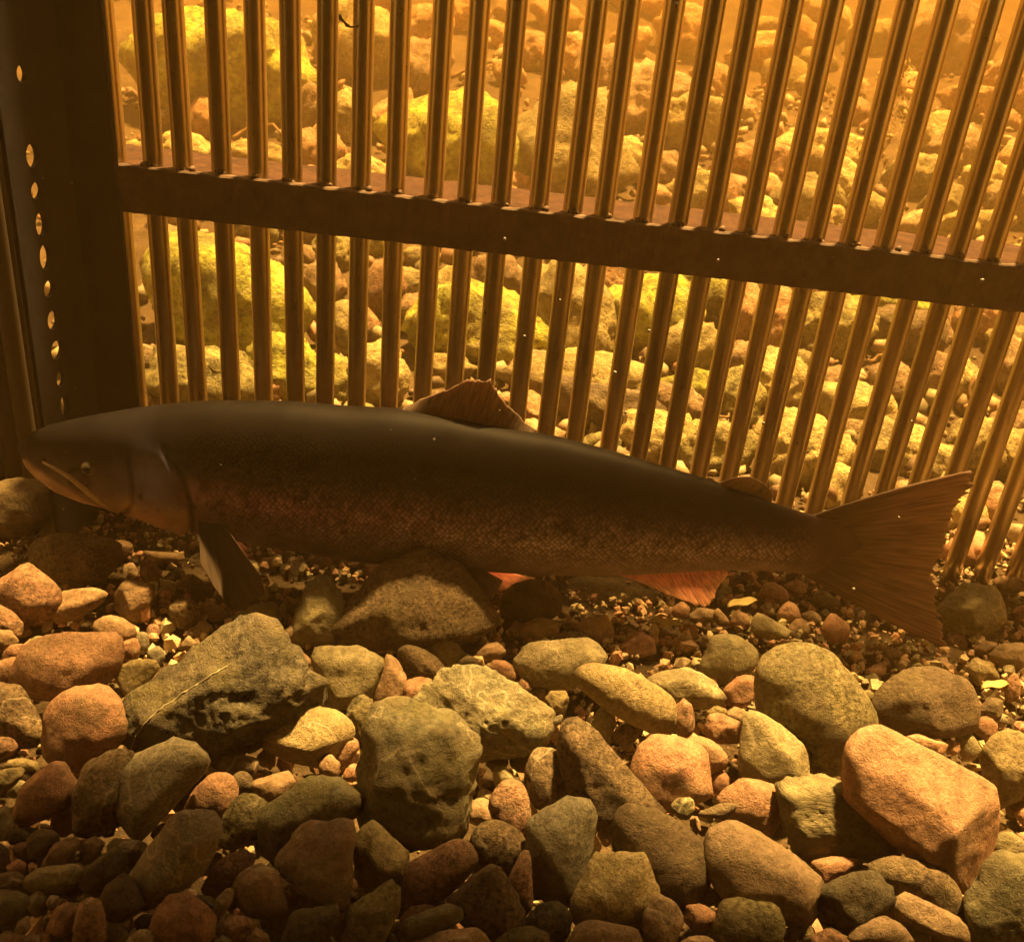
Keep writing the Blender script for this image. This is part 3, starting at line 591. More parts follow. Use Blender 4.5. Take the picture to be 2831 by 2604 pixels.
T_('F', [(1190,790),(1230,740),(1340,725),(1480,760),(1600,830),(1660,920),(1700,990),(1660,1090),(1560,1040),(1420,950),(1290,900)], 'brnspk', 'pitted brown stone below the layered greenish stone', 9, .75)
T_('F', [(1300,955),(1340,920),(1440,950),(1600,1040),(1740,1130),(1745,1190),(1620,1180),(1450,1100),(1320,1010)], 'tan', 'long thin tan sliver in the lower right corner', 14, .8, layered=.02)
T_('F', [(1070,1150),(1140,1080),(1260,1045),(1350,1090),(1400,1180),(1250,1240),(1100,1220)], 'tan', 'rounded tan stone at bottom edge left of the tan sliver', 8, .8)
T_('F', [(860,1150),(950,1105),(1030,1140),(1070,1190),(950,1240),(860,1210)], 'redspk', 'russet stone at bottom edge left of the rounded tan stone', 9, .8)
T_('F', [(870,745),(1000,720),(1100,740),(1115,775),(1040,815),(920,870),(890,830)], 'red', 'flat russet stone above the dark mossy stone', 12, .7)
T_('F', [(1700,1090),(1750,960),(1830,850),(1880,740),(1960,715),(2080,720),(2090,1210),(1850,1210),(1720,1160)], 'green', 'grey-green boulder filling the lower right corner', 14, .7, rough=.06)
T_('F', [(105,445),(150,400),(220,400),(235,450),(210,515),(150,505)], 'olvspk', 'small pitted stone perched on the blackish rough boulder', 10, .8, level=3, dy=-.01)
T_('F', [(180,1060),(200,990),(270,975),(345,1020),(340,1090),(240,1110)], 'red', 'russet stone left of the blotchy oval', 10, .8)
T_('F', [(160,1190),(220,1145),(300,1145),(360,1190),(280,1230)], 'tan', 'tan stone at bottom edge below the blotchy oval', 10, .8)
T_('F', [(250,945),(290,890),(370,890),(385,950),(300,985)], 'tan', 'small tan stone under the left end of the tan humped block', 12, .8)
T_('F', [(1060,790),(1110,760),(1180,770),(1190,810),(1110,820)], 'tan', 'little tan pebble between flat russet and pitted brown stones', 10, .8, level=3)
T_('F', [(1380,75),(1440,60),(1540,95),(1600,140),(1560,165),(1450,130)], 'orange', 'orange stone behind the back edge of the huge orange-tan block', 11, .8)
T_('F', [(1240,0),(1280,10),(1320,45),(1290,60),(1230,40)], 'grey', 'small grey pebble between cylindrical stone and dark shaded boulder', 10, .8, level=3)
# gravel patch under the tail
T_('E', [(1565,160),(1640,90),(1700,30),(1800,60),(1870,50),(1900,160),(1915,210),(1850,260),(1760,290),(1650,300),(1610,260)], 'olive', 'angular ridged stone right of the lower tail lobe', AG, .75, ridge=[(1690,120,.7),(1800,110,.65),(1720,220,.8),(1860,180,.5)])
T_('E', [(1720,475),(1770,410),(1850,430),(1880,490),(1830,525),(1760,545)], 'yellow', 'small yellow block below the lower tail tip', AG, .8)
T_('E', [(1840,400),(1900,340),(2009,330),(2060,420),(2020,490),(1900,480)], 'tan', 'tan stone at right edge beside the small yellow block', 14, .8)
T_('E', [(1910,550),(1960,490),(1990,540),(1980,620),(1920,630)], 'red', 'upright red-brown stone near right edge', 9, .8)
T_('E', [(650,60),(690,20),(740,25),(800,70),(800,120),(720,120),(660,95)], 'orange', 'glowing orange pebble behind the tail root', AG, .8, level=3)
T_('E', [(770,40),(830,5),(880,20),(890,80),(800,80)], 'brown', 'brown pebble beside the glowing orange one under the tail root', 12, .8, level=3)
T_('E', [(920,80),(960,60),(1060,120),(1050,150),(960,155),(930,125)], 'olive', 'olive pebble against the lower edge of the tail', AG, .8, level=3)
T_('E', [(980,235),(1010,185),(1090,240),(1110,280),(1070,335),(1010,320),(970,275)], 'red', 'reddish block in the gravel under the tail', AG, .8, level=3)
T_('E', [(610,225),(650,180),(720,220),(800,270),(780,315),(690,310),(620,275)], 'olive', 'speckled olive stone in the gravel above the cylindrical stone', 10, .8, level=3)
T_('E', [(740,175),(800,120),(840,150),(860,210),(800,225),(750,215)], 'orange', 'pointed orange pebble in the gravel under the tail', AG, .8, level=3)
T_('E', [(870,185),(920,165),(970,190),(970,225),(910,230)], 'tan', 'rounded tan pebble left of the reddish gravel block', 8, .8, level=3)
T_('E', [(290,195),(330,150),(400,160),(425,210),(360,225),(310,220)], 'tan', 'tan pebble just below the anal fin tip', AG, .8, level=3)
T_('E', [(195,155),(250,120),(290,150),(275,205),(210,195)], 'orange', 'orange pebble left of the anal fin tip', 12, .8, level=3)
T_('E', [(130,170),(165,135),(200,160),(190,200),(150,200)], 'redspk', 'pinkish pebble left of two orange ones by the anal fin', 9, .8, level=3)
T_('E', [(250,270),(280,230),(330,250),(325,290),(275,300)], 'redspk', 'pitted pink pebble in the gravel above the dome-topped stone', 10, .8, level=3)
T_('E', [(500,215),(540,165),(590,190),(600,240),(560,265),(510,255)], 'brown', 'dark reddish pebble in the gravel right of the anal fin', AG, .8, level=3)
T_('E', [(410,190),(440,155),(495,215),(480,245),(440,225)], 'brown', 'slanting brown pebble right of the anal fin tip', 14, .8, level=3)
T_('E', [(655,150),(685,120),(710,150),(700,195),(660,190)], 'redspk', 'small upright pink pebble under the tail root', 10, .8, level=3)
T_('E', [(1200,470),(1250,440),(1300,450),(1290,490),(1230,495)], 'orange', 'orange pebble in the gravel right of the cylindrical stone', 9, .8, level=3)
T_('E', [(735,360),(770,310),(860,345),(840,365),(750,370)], 'orange', 'flat orange chip resting at top of the cylindrical stone', AG, .6, level=3)
T_('E', [(1755,370),(1800,320),(1870,330),(1870,380),(1800,405)], 'brown', 'brown stone between angular ridged stone and small yellow block', 12, .8)
T_('E', [(1780,670),(1830,610),(1900,630),(1900,700),(1830,720)], 'dark', 'dark stone at right behind the yellowish edge block', 12, .8)
T_('E', [(1150,640),(1190,605),(1220,640),(1210,680),(1160,680)], 'olive', 'small olive pebble wedged against the big cylindrical stone', 9, .8, level=3)
T_('E', [(1280,400),(1310,350),(1360,365),(1380,400),(1320,420)], 'tan', 'tan chip in the gravel under the lower tail lobe', AG, .8, level=3)
T_('E', [(1930,110),(1970,95),(1995,120),(1960,140)], 'green', 'little green pebble at right edge above the gravel', 9, .8, level=3)
T_('E', [(1950,175),(1990,140),(2050,150),(2050,200),(1980,205)], 'red', 'red stone at right edge beside the angular ridged stone', 9, .8, level=3)
T_('E', [(1850,20),(1900,-10),(2000,0),(2050,40),(1960,70),(1880,60)], 'brown', 'flat brown stone at right edge by the feet of the bars', 12, .7)
# lower left
T_('B', [(668,590),(690,450),(700,380),(800,310),(880,270),(940,240),(990,215),(1070,250),(1150,310),(1210,360),(1190,450),(1080,570),(960,660),(850,730),(740,785),(690,710)], 'grey', 'five-sided grey-tan stone with a pointed top, lower left', 16, .7, rough=.025, fine=.008, ridge=[(770,440,.6),(960,330,.55),(1090,380,.6),(950,560,.85),(790,650,.75)])
T_('B', [(430,540),(450,440),(490,360),(580,310),(700,270),(770,290),(760,360),(720,420),(700,500),(680,620),(690,710),(600,760),(480,760),(440,670)], 'brnspk', 'speckled brown stone left of the five-sided grey-tan stone', 9, .8)
T_('B', [(90,620),(130,500),(200,420),(290,345),(370,335),(410,370),(455,400),(440,470),(390,560),(330,620),(230,670),(150,700),(95,690)], 'red', 'rough russet stone left of the speckled brown stone', 12, .8, rough=.06)
T_('B', [(-40,390),(60,365),(130,370),(90,430),(30,510),(-40,530)], 'yellow', 'olive yellow stone at left edge beside the rough russet stone', 12, .7)
T_('B', [(40,350),(80,320),(150,310),(220,340),(225,370),(150,385),(70,375)], 'yellow', 'thin yellow stone above the rough russet stone', 10, .7)
T_('B', [(1080,620),(1110,540),(1190,450),(1240,410),(1310,405),(1370,460),(1380,520),(1340,610),(1290,680),(1180,660)], 'orange', 'orange-brown rounded stone right of the five-sided stone', 8, .8)
T_('B', [(770,1000),(850,910),(930,800),(1040,700),(1120,635),(1210,625),(1280,690),(1285,760),(1220,900),(1130,1030),(1020,1100),(930,1170),(830,1180),(790,1100)], 'grey', 'long brownish slab with a split end, slanting below the five-sided stone', 13, .65, rough=.04, ridge=[(900,930,.6),(1080,740,.55),(1060,940,.85),(1200,760,.6),(940,1080,.7)])
T_('B', [(1280,760),(1310,640),(1380,560),(1430,520),(1510,535),(1590,610),(1560,690),(1480,780),(1370,840),(1290,810)], 'olvspk', 'speckled green-yellow stone right of the long brownish slab', 9, .8)
T_('B', [(1500,770),(1560,650),(1690,560),(1800,480),(1900,450),(2009,430),(2100,480),(2120,560),(2060,660),(1900,700),(1780,740),(1690,830),(1620,930),(1540,910),(1500,840)], 'green', 'broad grey-green stone left of the big mossy green boulder', 13, .7, rough=.05)
T_('B', [(1180,1050),(1240,940),(1350,870),(1430,850),(1480,880),(1400,990),(1330,1070),(1230,1120)], 'redspk', 'rusty stone in shade right of the long brownish slab', 10, .75)
T_('B', [(1370,1060),(1390,1000),(1480,960),(1560,935),(1610,970),(1640,1100),(1680,1190),(1600,1230),(1450,1230),(1380,1160)], 'brown', 'brown block left of the tan angular block', 15, .8)
T_('B', [(880,1300),(930,1180),(990,1110),(1060,1100),(1130,1150),(1210,1220),(1250,1290),(1220,1370),(1100,1400),(950,1390)], 'red', 'rounded red-brown triangle at the bottom left', 9, .8)
T_('B', [(430,1300),(450,1180),(500,1130),(550,1145),(590,1220),(610,1320),(590,1420),(440,1420)], 'redspk', 'upright mottled red stone at the bottom edge, left', 8, .8)
T_('B', [(145,1030),(220,980),(330,945),(450,930),(475,960),(460,1020),(400,1065),(310,1105),(210,1080)], 'olive', 'flat yellow-green stone at lower left', 12, .65)
T_('B', [(-40,1130),(60,1095),(130,1100),(165,1140),(130,1200),(60,1260),(-40,1300)], 'green', 'grey-green stone in the lower left corner at the edge', 9, .7)
T_('B', [(470,1000),(500,930),(600,870),(690,830),(740,900),(740,980),(660,1010),(590,1090),(500,1100)], 'slate', 'dark grey-green slab right of the flat yellow-green stone', 12, .7, rough=.02)
T_('B', [(600,1190),(640,1060),(720,990),(770,1010),(800,1120),(840,1180),(780,1260),(680,1270),(610,1250)], 'dark', 'dark smooth stone at the lower end of the long brownish slab', 10, .8)
T_('B', [(470,870),(500,790),(560,770),(610,800),(580,870),(480,930)], 'brown', 'brown stone below the speckled brown stone', 12, .8)
T_('B', [(1350,445),(1380,395),(1440,390),(1480,430),(1480,490),(1420,520),(1370,495)], 'dark', 'small round dark stone right of the orange-brown rounded stone', 7, .85)
T_('B', [(1265,370),(1310,310),(1380,288),(1460,310),(1510,350),(1490,400),(1360,410),(1300,410)], 'dark', 'dark brown stone under the foot of the vein-crossed rock', 10, .8)
T_('B', [(1480,430),(1600,395),(1700,395),(1720,450),(1700,530),(1620,570),(1540,550),(1490,490)], 'brown', 'flat-edged brown stone below the yellow block', 15, .8)
T_('B', [(1470,515),(1520,475),(1580,490),(1540,535),(1480,540)], 'green', 'small green flake below the small round dark stone', 11, .6, level=3)
T_('B', [(1195,370),(1250,362),(1285,395),(1220,412)], 'tan', 'tiny tan pebble at the right corner of the five-sided stone', 9, .8, level=3)
T_('B', [(1120,1135),(1160,1110),(1230,1120),(1270,1160),(1240,1220),(1180,1200)], 'green', 'small grey-green stone right of the red-brown triangle', 9, .7)
T_('B', [(1230,1230),(1260,1130),(1320,1070),(1365,1070),(1350,1130),(1290,1210),(1250,1280)], 'yellow', 'narrow yellowish stone left of the brown block', 11, .7)
T_('B', [(1650,1420),(1700,1260),(1800,1205),(1980,1175),(1970,1270),(1880,1420)], 'slate', 'dark green slab at bottom edge under the tan angular block', 15, .7)
T_('B', [(1270,1320),(1330,1240),(1420,1235),(1480,1290),(1440,1370),(1340,1380)], 'redspk', 'pitted rust stone at bottom edge right of the red-brown triangle', 11, .8)
T_('B', [(1440,1360),(1500,1300),(1560,1340),(1580,1400),(1460,1410)], 'brown', 'brown pebble at bottom edge right of the pitted rust stone', 11, .8)
T_('B', [(1245,1390),(1290,1345),(1350,1360),(1360,1410),(1260,1420)], 'green', 'greenish pebble at bottom edge below the pitted rust stone', 9, .8)
T_('B', [(740,1390),(830,1310),(890,1310),(880,1370),(950,1410),(780,1430)], 'yellow', 'yellowish stone at bottom edge left of the red-brown triangle', 12, .8)
T_('B', [(270,1310),(330,1190),(410,1160),(440,1200),(430,1310),(350,1350)], 'red', 'dark russet stone left of the upright mottled red stone', 11, .8)
T_('B', [(250,930),(310,830),(420,780),(460,800),(440,880),(400,940),(300,950)], 'brown', 'olive brown stone above the flat yellow-green stone', 13, .8)
T_('B', [(-40,600),(40,595),(75,690),(60,780),(-40,790)], 'olive', 'narrow olive brown stone at left edge, lower left', 10, .8)
T_('B', [(160,780),(230,720),(320,740),(340,810),(250,890),(170,870)], 'dark', 'black-brown stone below the rough russet stone', 12, .8)
T_('B', [(40,945),(100,900),(150,930),(130,975),(60,985)], 'red', 'red pebble left of the flat yellow-green stone', 10, .8, level=3)
T_('B', [(95,1330),(130,1250),(170,1235),(178,1295),(140,1340)], 'tan', 'upright tan pebble in the lower left corner', 11, .8, level=3)
T_('B', [(275,1155),(300,1110),(345,1120),(335,1185),(290,1195)], 'tan', 'tan pebble below the flat yellow-green stone', 9, .8, level=3)
T_('B', [(95,695),(140,670),(195,685),(160,712)], 'orange', 'little orange chip under the rough russet stone', 10, .8, level=3)
T_('B', [(640,830),(690,780),(780,790),(860,830),(840,910),(760,960),(720,890)], 'dark', 'dark stone in shade under the five-sided stone', 12, .8)
T_('B', [(-40,990),(90,975),(140,1010),(100,1065),(-40,1070)], 'dark', 'dark purplish stone at left edge, lower left', 10, .8)

T_('P', [(-40,1420),(-20,1350),(50,1325),(120,1350),(150,1420),(110,1475),(-30,1485)], 'dark', 'added black-brown stone darkening the left edge beneath the snout', 12, .7)  # stone added to darken the sunlit gravel in this spot

# the pale vein: a thin quartz seam following the rock's own surface
def seam():
    me = VEIN.data; loc = Vector(VEIN.location)
    bvh = BVHTree.FromPolygons([v.co + loc for v in me.vertices], [tuple(p.vertices) for p in me.polygons])
    path = [(765,1415),(800,1330),(850,1265),(900,1215),(960,1165),(1010,1140),(1060,1095),(1120,1060),(1180,1025),(1240,980),(1290,955),(1335,930)]
    pts = []; rr = []
    for i in range(len(path) - 1):
        for k in range(8):
            t = k / 8; x = path[i][0] * (1 - t) + path[i + 1][0] * t; y = path[i][1] * (1 - t) + path[i + 1][1] * t
            y += 5 * noise.noise(Vector((x * .04, 1, 2)))
            d = Vector(ray(x / 2.1147, 1400 + y / 2.1147)).normalized(); h = bvh.ray_cast(Vector(CAM), d)
            if h[0] is not None: pts.append(np.array(h[0] - d * .0002 - loc)); rr.append(.0006 + .0004 * noise.noise(Vector((x * .03, 4, 1))))
    link('quartz_vein', tube_mesh('quartz_vein', pts, rr, 6), M['vein'], VEIN)
seam()

# ------------------------------------------------------------------ smaller stones filling the gaps, named by the landmark stone they lie next to
MARKS = [(210,1850,'big orange block'),(600,1860,'vein-crossed rock'),(235,2010,'rounded red-brown stone'),(1060,1650,'pyramid boulder'),(960,1870,'cube-like olive stone'),(1360,1960,'ridged green boulder'),(1165,2130,'big mossy green boulder'),
 (860,2030,'yellow block'),(1720,1930,'long yellow oval'),(1520,1820,'pale silt-coated stone'),(1550,2340,'tall grey-green stone'),(1225,2415,'rusty speckled oval'),(1690,2470,'knobbed yellow stone'),(1820,2370,'blackish rough boulder'),
 (2230,1960,'big cylindrical stone'),(2560,1940,'dark shaded boulder'),(2540,2220,'huge orange-tan block'),(2130,2080,'cone-shaped olive stone'),(1850,2130,'orange-red rounded block'),(2080,2230,'oval pinkish stone'),(2110,2420,'tan humped block'),
 (2330,2280,'layered greenish stone'),(2070,2550,'blotchy oval stone'),(440,2180,'five-sided grey-tan stone'),(280,2200,'speckled brown stone'),(130,2190,'rough russet stone'),(490,2370,'long brownish slab'),(670,2270,'speckled green-yellow stone'),(850,2250,'broad grey-green stone'),
 (890,2390,'tan angular block'),(500,2540,'red-brown triangle'),(150,2430,'flat yellow-green stone'),(245,2550,'upright mottled red stone'),(2360,2450,'dark mossy stone'),(2520,2410,'pitted brown stone'),(2640,1690,'angular ridged stone'),(2760,2460,'grey-green corner boulder'),(2000,1830,'dome-topped stone'),(1050,2420,'yellowish wedge'),(200,1550,'dark oval stone')]
def fill_gaps():
    rnd = random.Random(77); seen = set(); spots = []; polys = [(p, p.min(0), p.max(0)) for p in POLYS]
    def clear(x, y):
        best = 80.0
        for p, lo, hi in polys:
            if x < lo[0] - 80 or x > hi[0] + 80 or y < lo[1] - 80 or y > hi[1] + 80: continue
            a = p; b = np.roll(p, -1, 0); d = b - a; t = np.clip(((np.array([x, y]) - a) * d).sum(1) / (d * d).sum(1), 0, 1)
            dd = np.linalg.norm(a + d * t[:, None] - (x, y), axis=1).min()
            cr_ = (d[:, 0] * (y - a[:, 1]) - d[:, 1] * (x - a[:, 0]))
            if (cr_ > 0).all() or (cr_ < 0).all(): return -1
            best = min(best, dd)
        for (sx, sy, r_) in spots: best = min(best, math.hypot(sx - x, sy - y) - r_ * .8)
        return best
    words = {'brown': 'brown', 'red': 'russet', 'tan': 'tan', 'olive': 'olive', 'dark': 'dark', 'brnspk': 'pitted', 'grey': 'grey', 'redspk': 'mottled red', 'yellow': 'yellowish', 'orange': 'orange'}
    for _ in range(2600):
        if len(spots) >= 120: break
        x = rnd.uniform(-10, 2841); y = rnd.uniform(1560, 2610)
        if x > 1750 and y < 1900 and rnd.random() < .75: continue
        c = clear(x, y)
        if c < 9: continue
        r_ = min(c * 1.5 + 8, rnd.uniform(26, 60)); m_ = rnd.choice(list(words) + ['brown', 'dark', 'brown', 'olive'])
        mx, my, nm = min(MARKS, key=lambda k: (k[0] - x) ** 2 + (k[1] - y) ** 2); an = math.degrees(math.atan2(y - my, x - mx)) % 360
        side_ = ['right of', 'below and right of', 'below', 'below and left of', 'left of', 'above and left of', 'above', 'above and right of'][int(((an + 22.5) % 360) // 45)]
        lab = f'small {words[m_]} stone in the gap {side_} the {nm}'
        if lab in seen: continue
        seen.add(lab); spots.append((x, y, r_)); n = 8; a0 = rnd.uniform(0, 3.14); e = rnd.uniform(.6, .95); pts = []
        for i in range(n):
            t = 2 * math.pi * (i + rnd.uniform(-.3, .3)) / n; k = r_ * rnd.uniform(.85, 1.12); ex, ey = k * math.cos(t), k * e * math.sin(t)
            pts.append((x + ex * math.cos(a0) - ey * math.sin(a0), y + ex * math.sin(a0) + ey * math.cos(a0)))
        traced_stone('P', pts, m_, lab, rnd.choice([8, 11, 14, 16]), .85, .05, .75, None, 3, cat='stone', name='river_stone', group='small stones in the gaps')
fill_gaps()

# ------------------------------------------------------------------ boulders and stones on the bank behind the fence
ORD = ['zeroth','first','second','third','fourth','fifth','sixth','seventh','eighth','ninth','tenth','eleventh','twelfth','thirteenth','fourteenth','fifteenth','sixteenth','seventeenth','eighteenth','nineteenth','twentieth','twenty-first','twenty-second','twenty-third','twenty-fourth','twenty-fifth','twenty-sixth','twenty-seventh','twenty-eighth','twenty-ninth','thirtieth','thirty-first','thirty-second']
USED = {}; BANKED = []
LOOK = {'moss': 'mossy', 'yellow': 'yellowish', 'orange': 'orange', 'tan': 'tan', 'brown': 'brown', 'olive': 'olive', 'green': 'green', 'red': 'russet', 'dark': 'dark', 'brnspk': 'pitted brown', 'olvspk': 'speckled green', 'grey': 'grey'}
def bank_label(px, py, rx, ry, mat):
    xf = on_y(px, py, FENCE_Y); k = sum(1 for b in BARX if b < xf[0]); z = xf[2]
    if z > RZ + .16: v = 'high above the rail'
    elif z > RZ + .075: v = 'well above the rail'
    elif z > RZ - .02: v = 'just above the rail'
    elif z > RZ - .14: v = 'just below the rail'
    elif z > RZ - .24: v = 'well below the rail'
    else: v = 'low behind the bars'
    size = 'big' if rx > 95 else 'small' if rx < 42 else ''
    shape = 'slab' if rx > 2 * ry else 'boulder' if rx > 80 else 'stone'
    for s in ('', 'squarish', 'rounded', 'upright'):
        w_ = ' '.join(x for x in (size, s if s != 'squarish' else '', LOOK[mat], shape) if x)
        if k <= 0: t = f'{w_} left of the first bar, {v}'
        else: t = f'{w_} right of the {ORD[min(k, 32)]} bar from the post, {v}'
        if t not in USED: USED[t] = 1; return t
        if s == '' and ry > rx * 1.1: continue
    return None
def bank_stone(px, py, rx, ry, ang, mat, p=13, thick=.9, rough=.15, lv=3):
    rnd = random.Random(int(px * 7 + py * 13)); n = 7; pts = []; rx *= 1.34; ry *= 1.34
    a0 = math.radians(ang)
    for i in range(n):
        t = 2 * math.pi * (i + rnd.uniform(-.25, .25)) / n; k = rnd.uniform(.84, 1.1)
        ex, ey = rx * k * math.cos(t), ry * k * math.sin(t)
        pts.append((px + ex * math.cos(a0) - ey * math.sin(a0), py + ex * math.sin(a0) + ey * math.cos(a0)))
    if not (BANKED and False): lab = bank_label(px, py, rx, ry, mat)
    if lab is None: return None
    big = rx > 80
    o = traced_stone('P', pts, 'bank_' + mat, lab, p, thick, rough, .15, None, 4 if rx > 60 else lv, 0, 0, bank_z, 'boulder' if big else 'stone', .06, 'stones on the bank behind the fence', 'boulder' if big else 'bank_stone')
    BANKED.append((px, py, rx, ry)); return o
BK = [
 (600,190,190,120,18,'moss'),(770,215,60,90,10,'olive'),(565,325,36,42,0,'orange'),(1306,420,170,110,28,'moss'),(1570,420,125,130,12,'olive'),
 (1796,290,95,75,20,'tan'),(1580,155,60,48,0,'orange'),(1465,140,52,42,0,'orange'),(1170,85,72,52,-20,'orange'),(1265,28,62,42,0,'orange'),
 (1000,140,95,95,30,'yellow'),(1175,185,62,66,0,'brown'),(1680,195,72,62,20,'brown'),(1915,340,74,58,10,'yellow'),(2080,450,90,42,5,'orange'),
 (2265,425,125,48,4,'yellow'),(2330,520,52,56,20,'yellow'),(2398,570,42,38,30,'yellow'),(1925,540,62,56,0,'olive'),(1997,550,42,52,20,'orange'),
 (1890,85,62,62,0,'orange'),(1960,225,42,52,0,'orange'),(2207,97,44,38,0,'orange'),(2097,140,62,38,-15,'orange'),(2630,110,95,95,10,'brown'),
 (2550,40,52,42,0,'orange'),(2694,280,74,34,10,'orange'),(2584,372,52,46,0,'yellow'),(2650,415,62,54,30,'brown'),(2530,482,64,44,0,'olive'),
 (2610,567,52,44,0,'olive'),(2727,505,62,42,10,'yellow'),(2694,625,84,34,-8,'yellow'),(2810,562,62,54,0,'brown'),(2780,230,62,62,0,'orange'),
 (2240,565,74,62,10,'olive'),(2110,522,42,32,0,'orange'),(2290,614,54,32,0,'yellow'),(1634,540,38,34,0,'tan'),(1822,560,42,34,0,'orange'),
 (1842,480,62,44,20,'brown'),(1750,445,54,44,0,'yellow'),(500,420,60,40,10,'yellow'),(840,290,48,70,20,'brown'),(880,420,60,50,0,'orange'),
 (700,440,70,40,0,'yellow'),(960,330,55,60,0,'olive'),(1090,330,60,60,0,'orange'),(1010,480,70,40,10,'yellow'),(1430,520,50,40,0,'orange'),
 (620,820,185,130,32,'moss'),(480,690,42,54,0,'brown'),(570,1060,115,84,10,'olvspk'),(790,1020,95,74,35,'moss'),(745,890,70,60,30,'olvspk'),
 (1340,900,155,92,14,'moss'),(1570,865,115,104,0,'olive'),(1610,1055,155,66,8,'yellow'),(1040,1035,74,74,0,'yellow'),(1225,1025,64,36,0,'yellow'),
 (1060,800,44,62,0,'red'),(1147,872,44,44,0,'brown'),(950,915,46,64,0,'olive'),(1150,790,46,40,0,'olive'),(1240,790,44,44,0,'yellow'),
 (1355,770,64,54,0,'brown'),(1790,870,112,84,-25,'moss'),(1690,1130,120,62,8,'dark'),(1830,805,62,40,0,'yellow'),(1915,815,104,54,0,'moss'),
 (2050,860,44,84,8,'orange'),(2135,880,48,74,6,'orange'),(2225,890,48,54,0,'brown'),(2325,915,74,74,-30,'olvspk'),(2465,850,114,36,4,'moss'),
 (2480,920,110,56,4,'dark'),(2715,870,64,54,0,'orange'),(2200,1012,54,38,0,'olive'),(2150,1060,60,70,25,'yellow'),(2290,1062,62,38,0,'brown'),
 (2370,1135,92,64,8,'yellow'),(2467,1056,44,54,0,'brown'),(2655,1068,46,54,0,'yellow'),(2583,1044,54,54,0,'brown'),(2162,1200,64,54,0,'yellow'),
 (2240,1262,84,92,40,'yellow'),(1972,1240,112,62,6,'olvspk'),(1880,1190,34,34,0,'yellow'),(2355,1195,44,34,0,'brnspk'),(2431,1228,54,64,20,'olive'),
 (2514,1244,54,64,30,'yellow'),(2602,1286,44,54,30,'yellow'),(2700,1240,64,64,10,'yellow'),(2792,1268,54,64,0,'yellow'),(2802,1180,54,50,0,'brown'),
 (2309,1345,44,54,30,'yellow'),(2743,1405,44,54,0,'orange'),(2660,1430,44,50,0,'yellow'),(1940,1076,94,44,0,'moss'),(2045,1100,54,64,0,'olvspk'),
 (1860,1120,70,50,0,'brown'),(1800,1215,70,60,20,'yellow'),(1900,960,80,50,0,'olive'),(2060,1000,60,40,0,'brown'),(2560,930,50,50,0,'brown'),
 (480,1080,60,44,20,'olive'),(720,1090,54,44,0,'orange'),(900,1060,60,50,0,'moss'),(990,900,44,44,0,'orange'),(880,800,50,60,0,'brown'),
 (1470,1010,60,40,10,'tan'),(1500,780,60,40,0,'olive'),(1680,790,60,50,0,'orange'),(2820,1020,50,60,0,'brown'),(2790,950,50,40,0,'olive'),
]
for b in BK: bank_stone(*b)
def bank_fill():
    rnd = random.Random(42); mats = ['orange','brown','yellow','olive','moss','moss','olvspk','brnspk','dark','green','tan']
    made = 0
    for t in range(4000):
        if made >= 50: break
        px = rnd.uniform(380, 2831); py = rnd.uniform(-10, 1330)
        if py > 1130 + max(0, px - 800) * .17: continue
        g = on_z(px, py, 0)
        rx = rnd.uniform(36, 90) * (.75 + .25 * py / 1300); ry = rx * rnd.uniform(.55, .95)
        if any(((px - a) / (c + rx * .55)) ** 2 + ((py - b) / (d + ry * .55)) ** 2 < 1 for a, b, c, d in BANKED): continue
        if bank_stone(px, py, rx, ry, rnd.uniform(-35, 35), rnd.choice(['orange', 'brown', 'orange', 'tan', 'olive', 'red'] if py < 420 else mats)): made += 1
bank_fill()

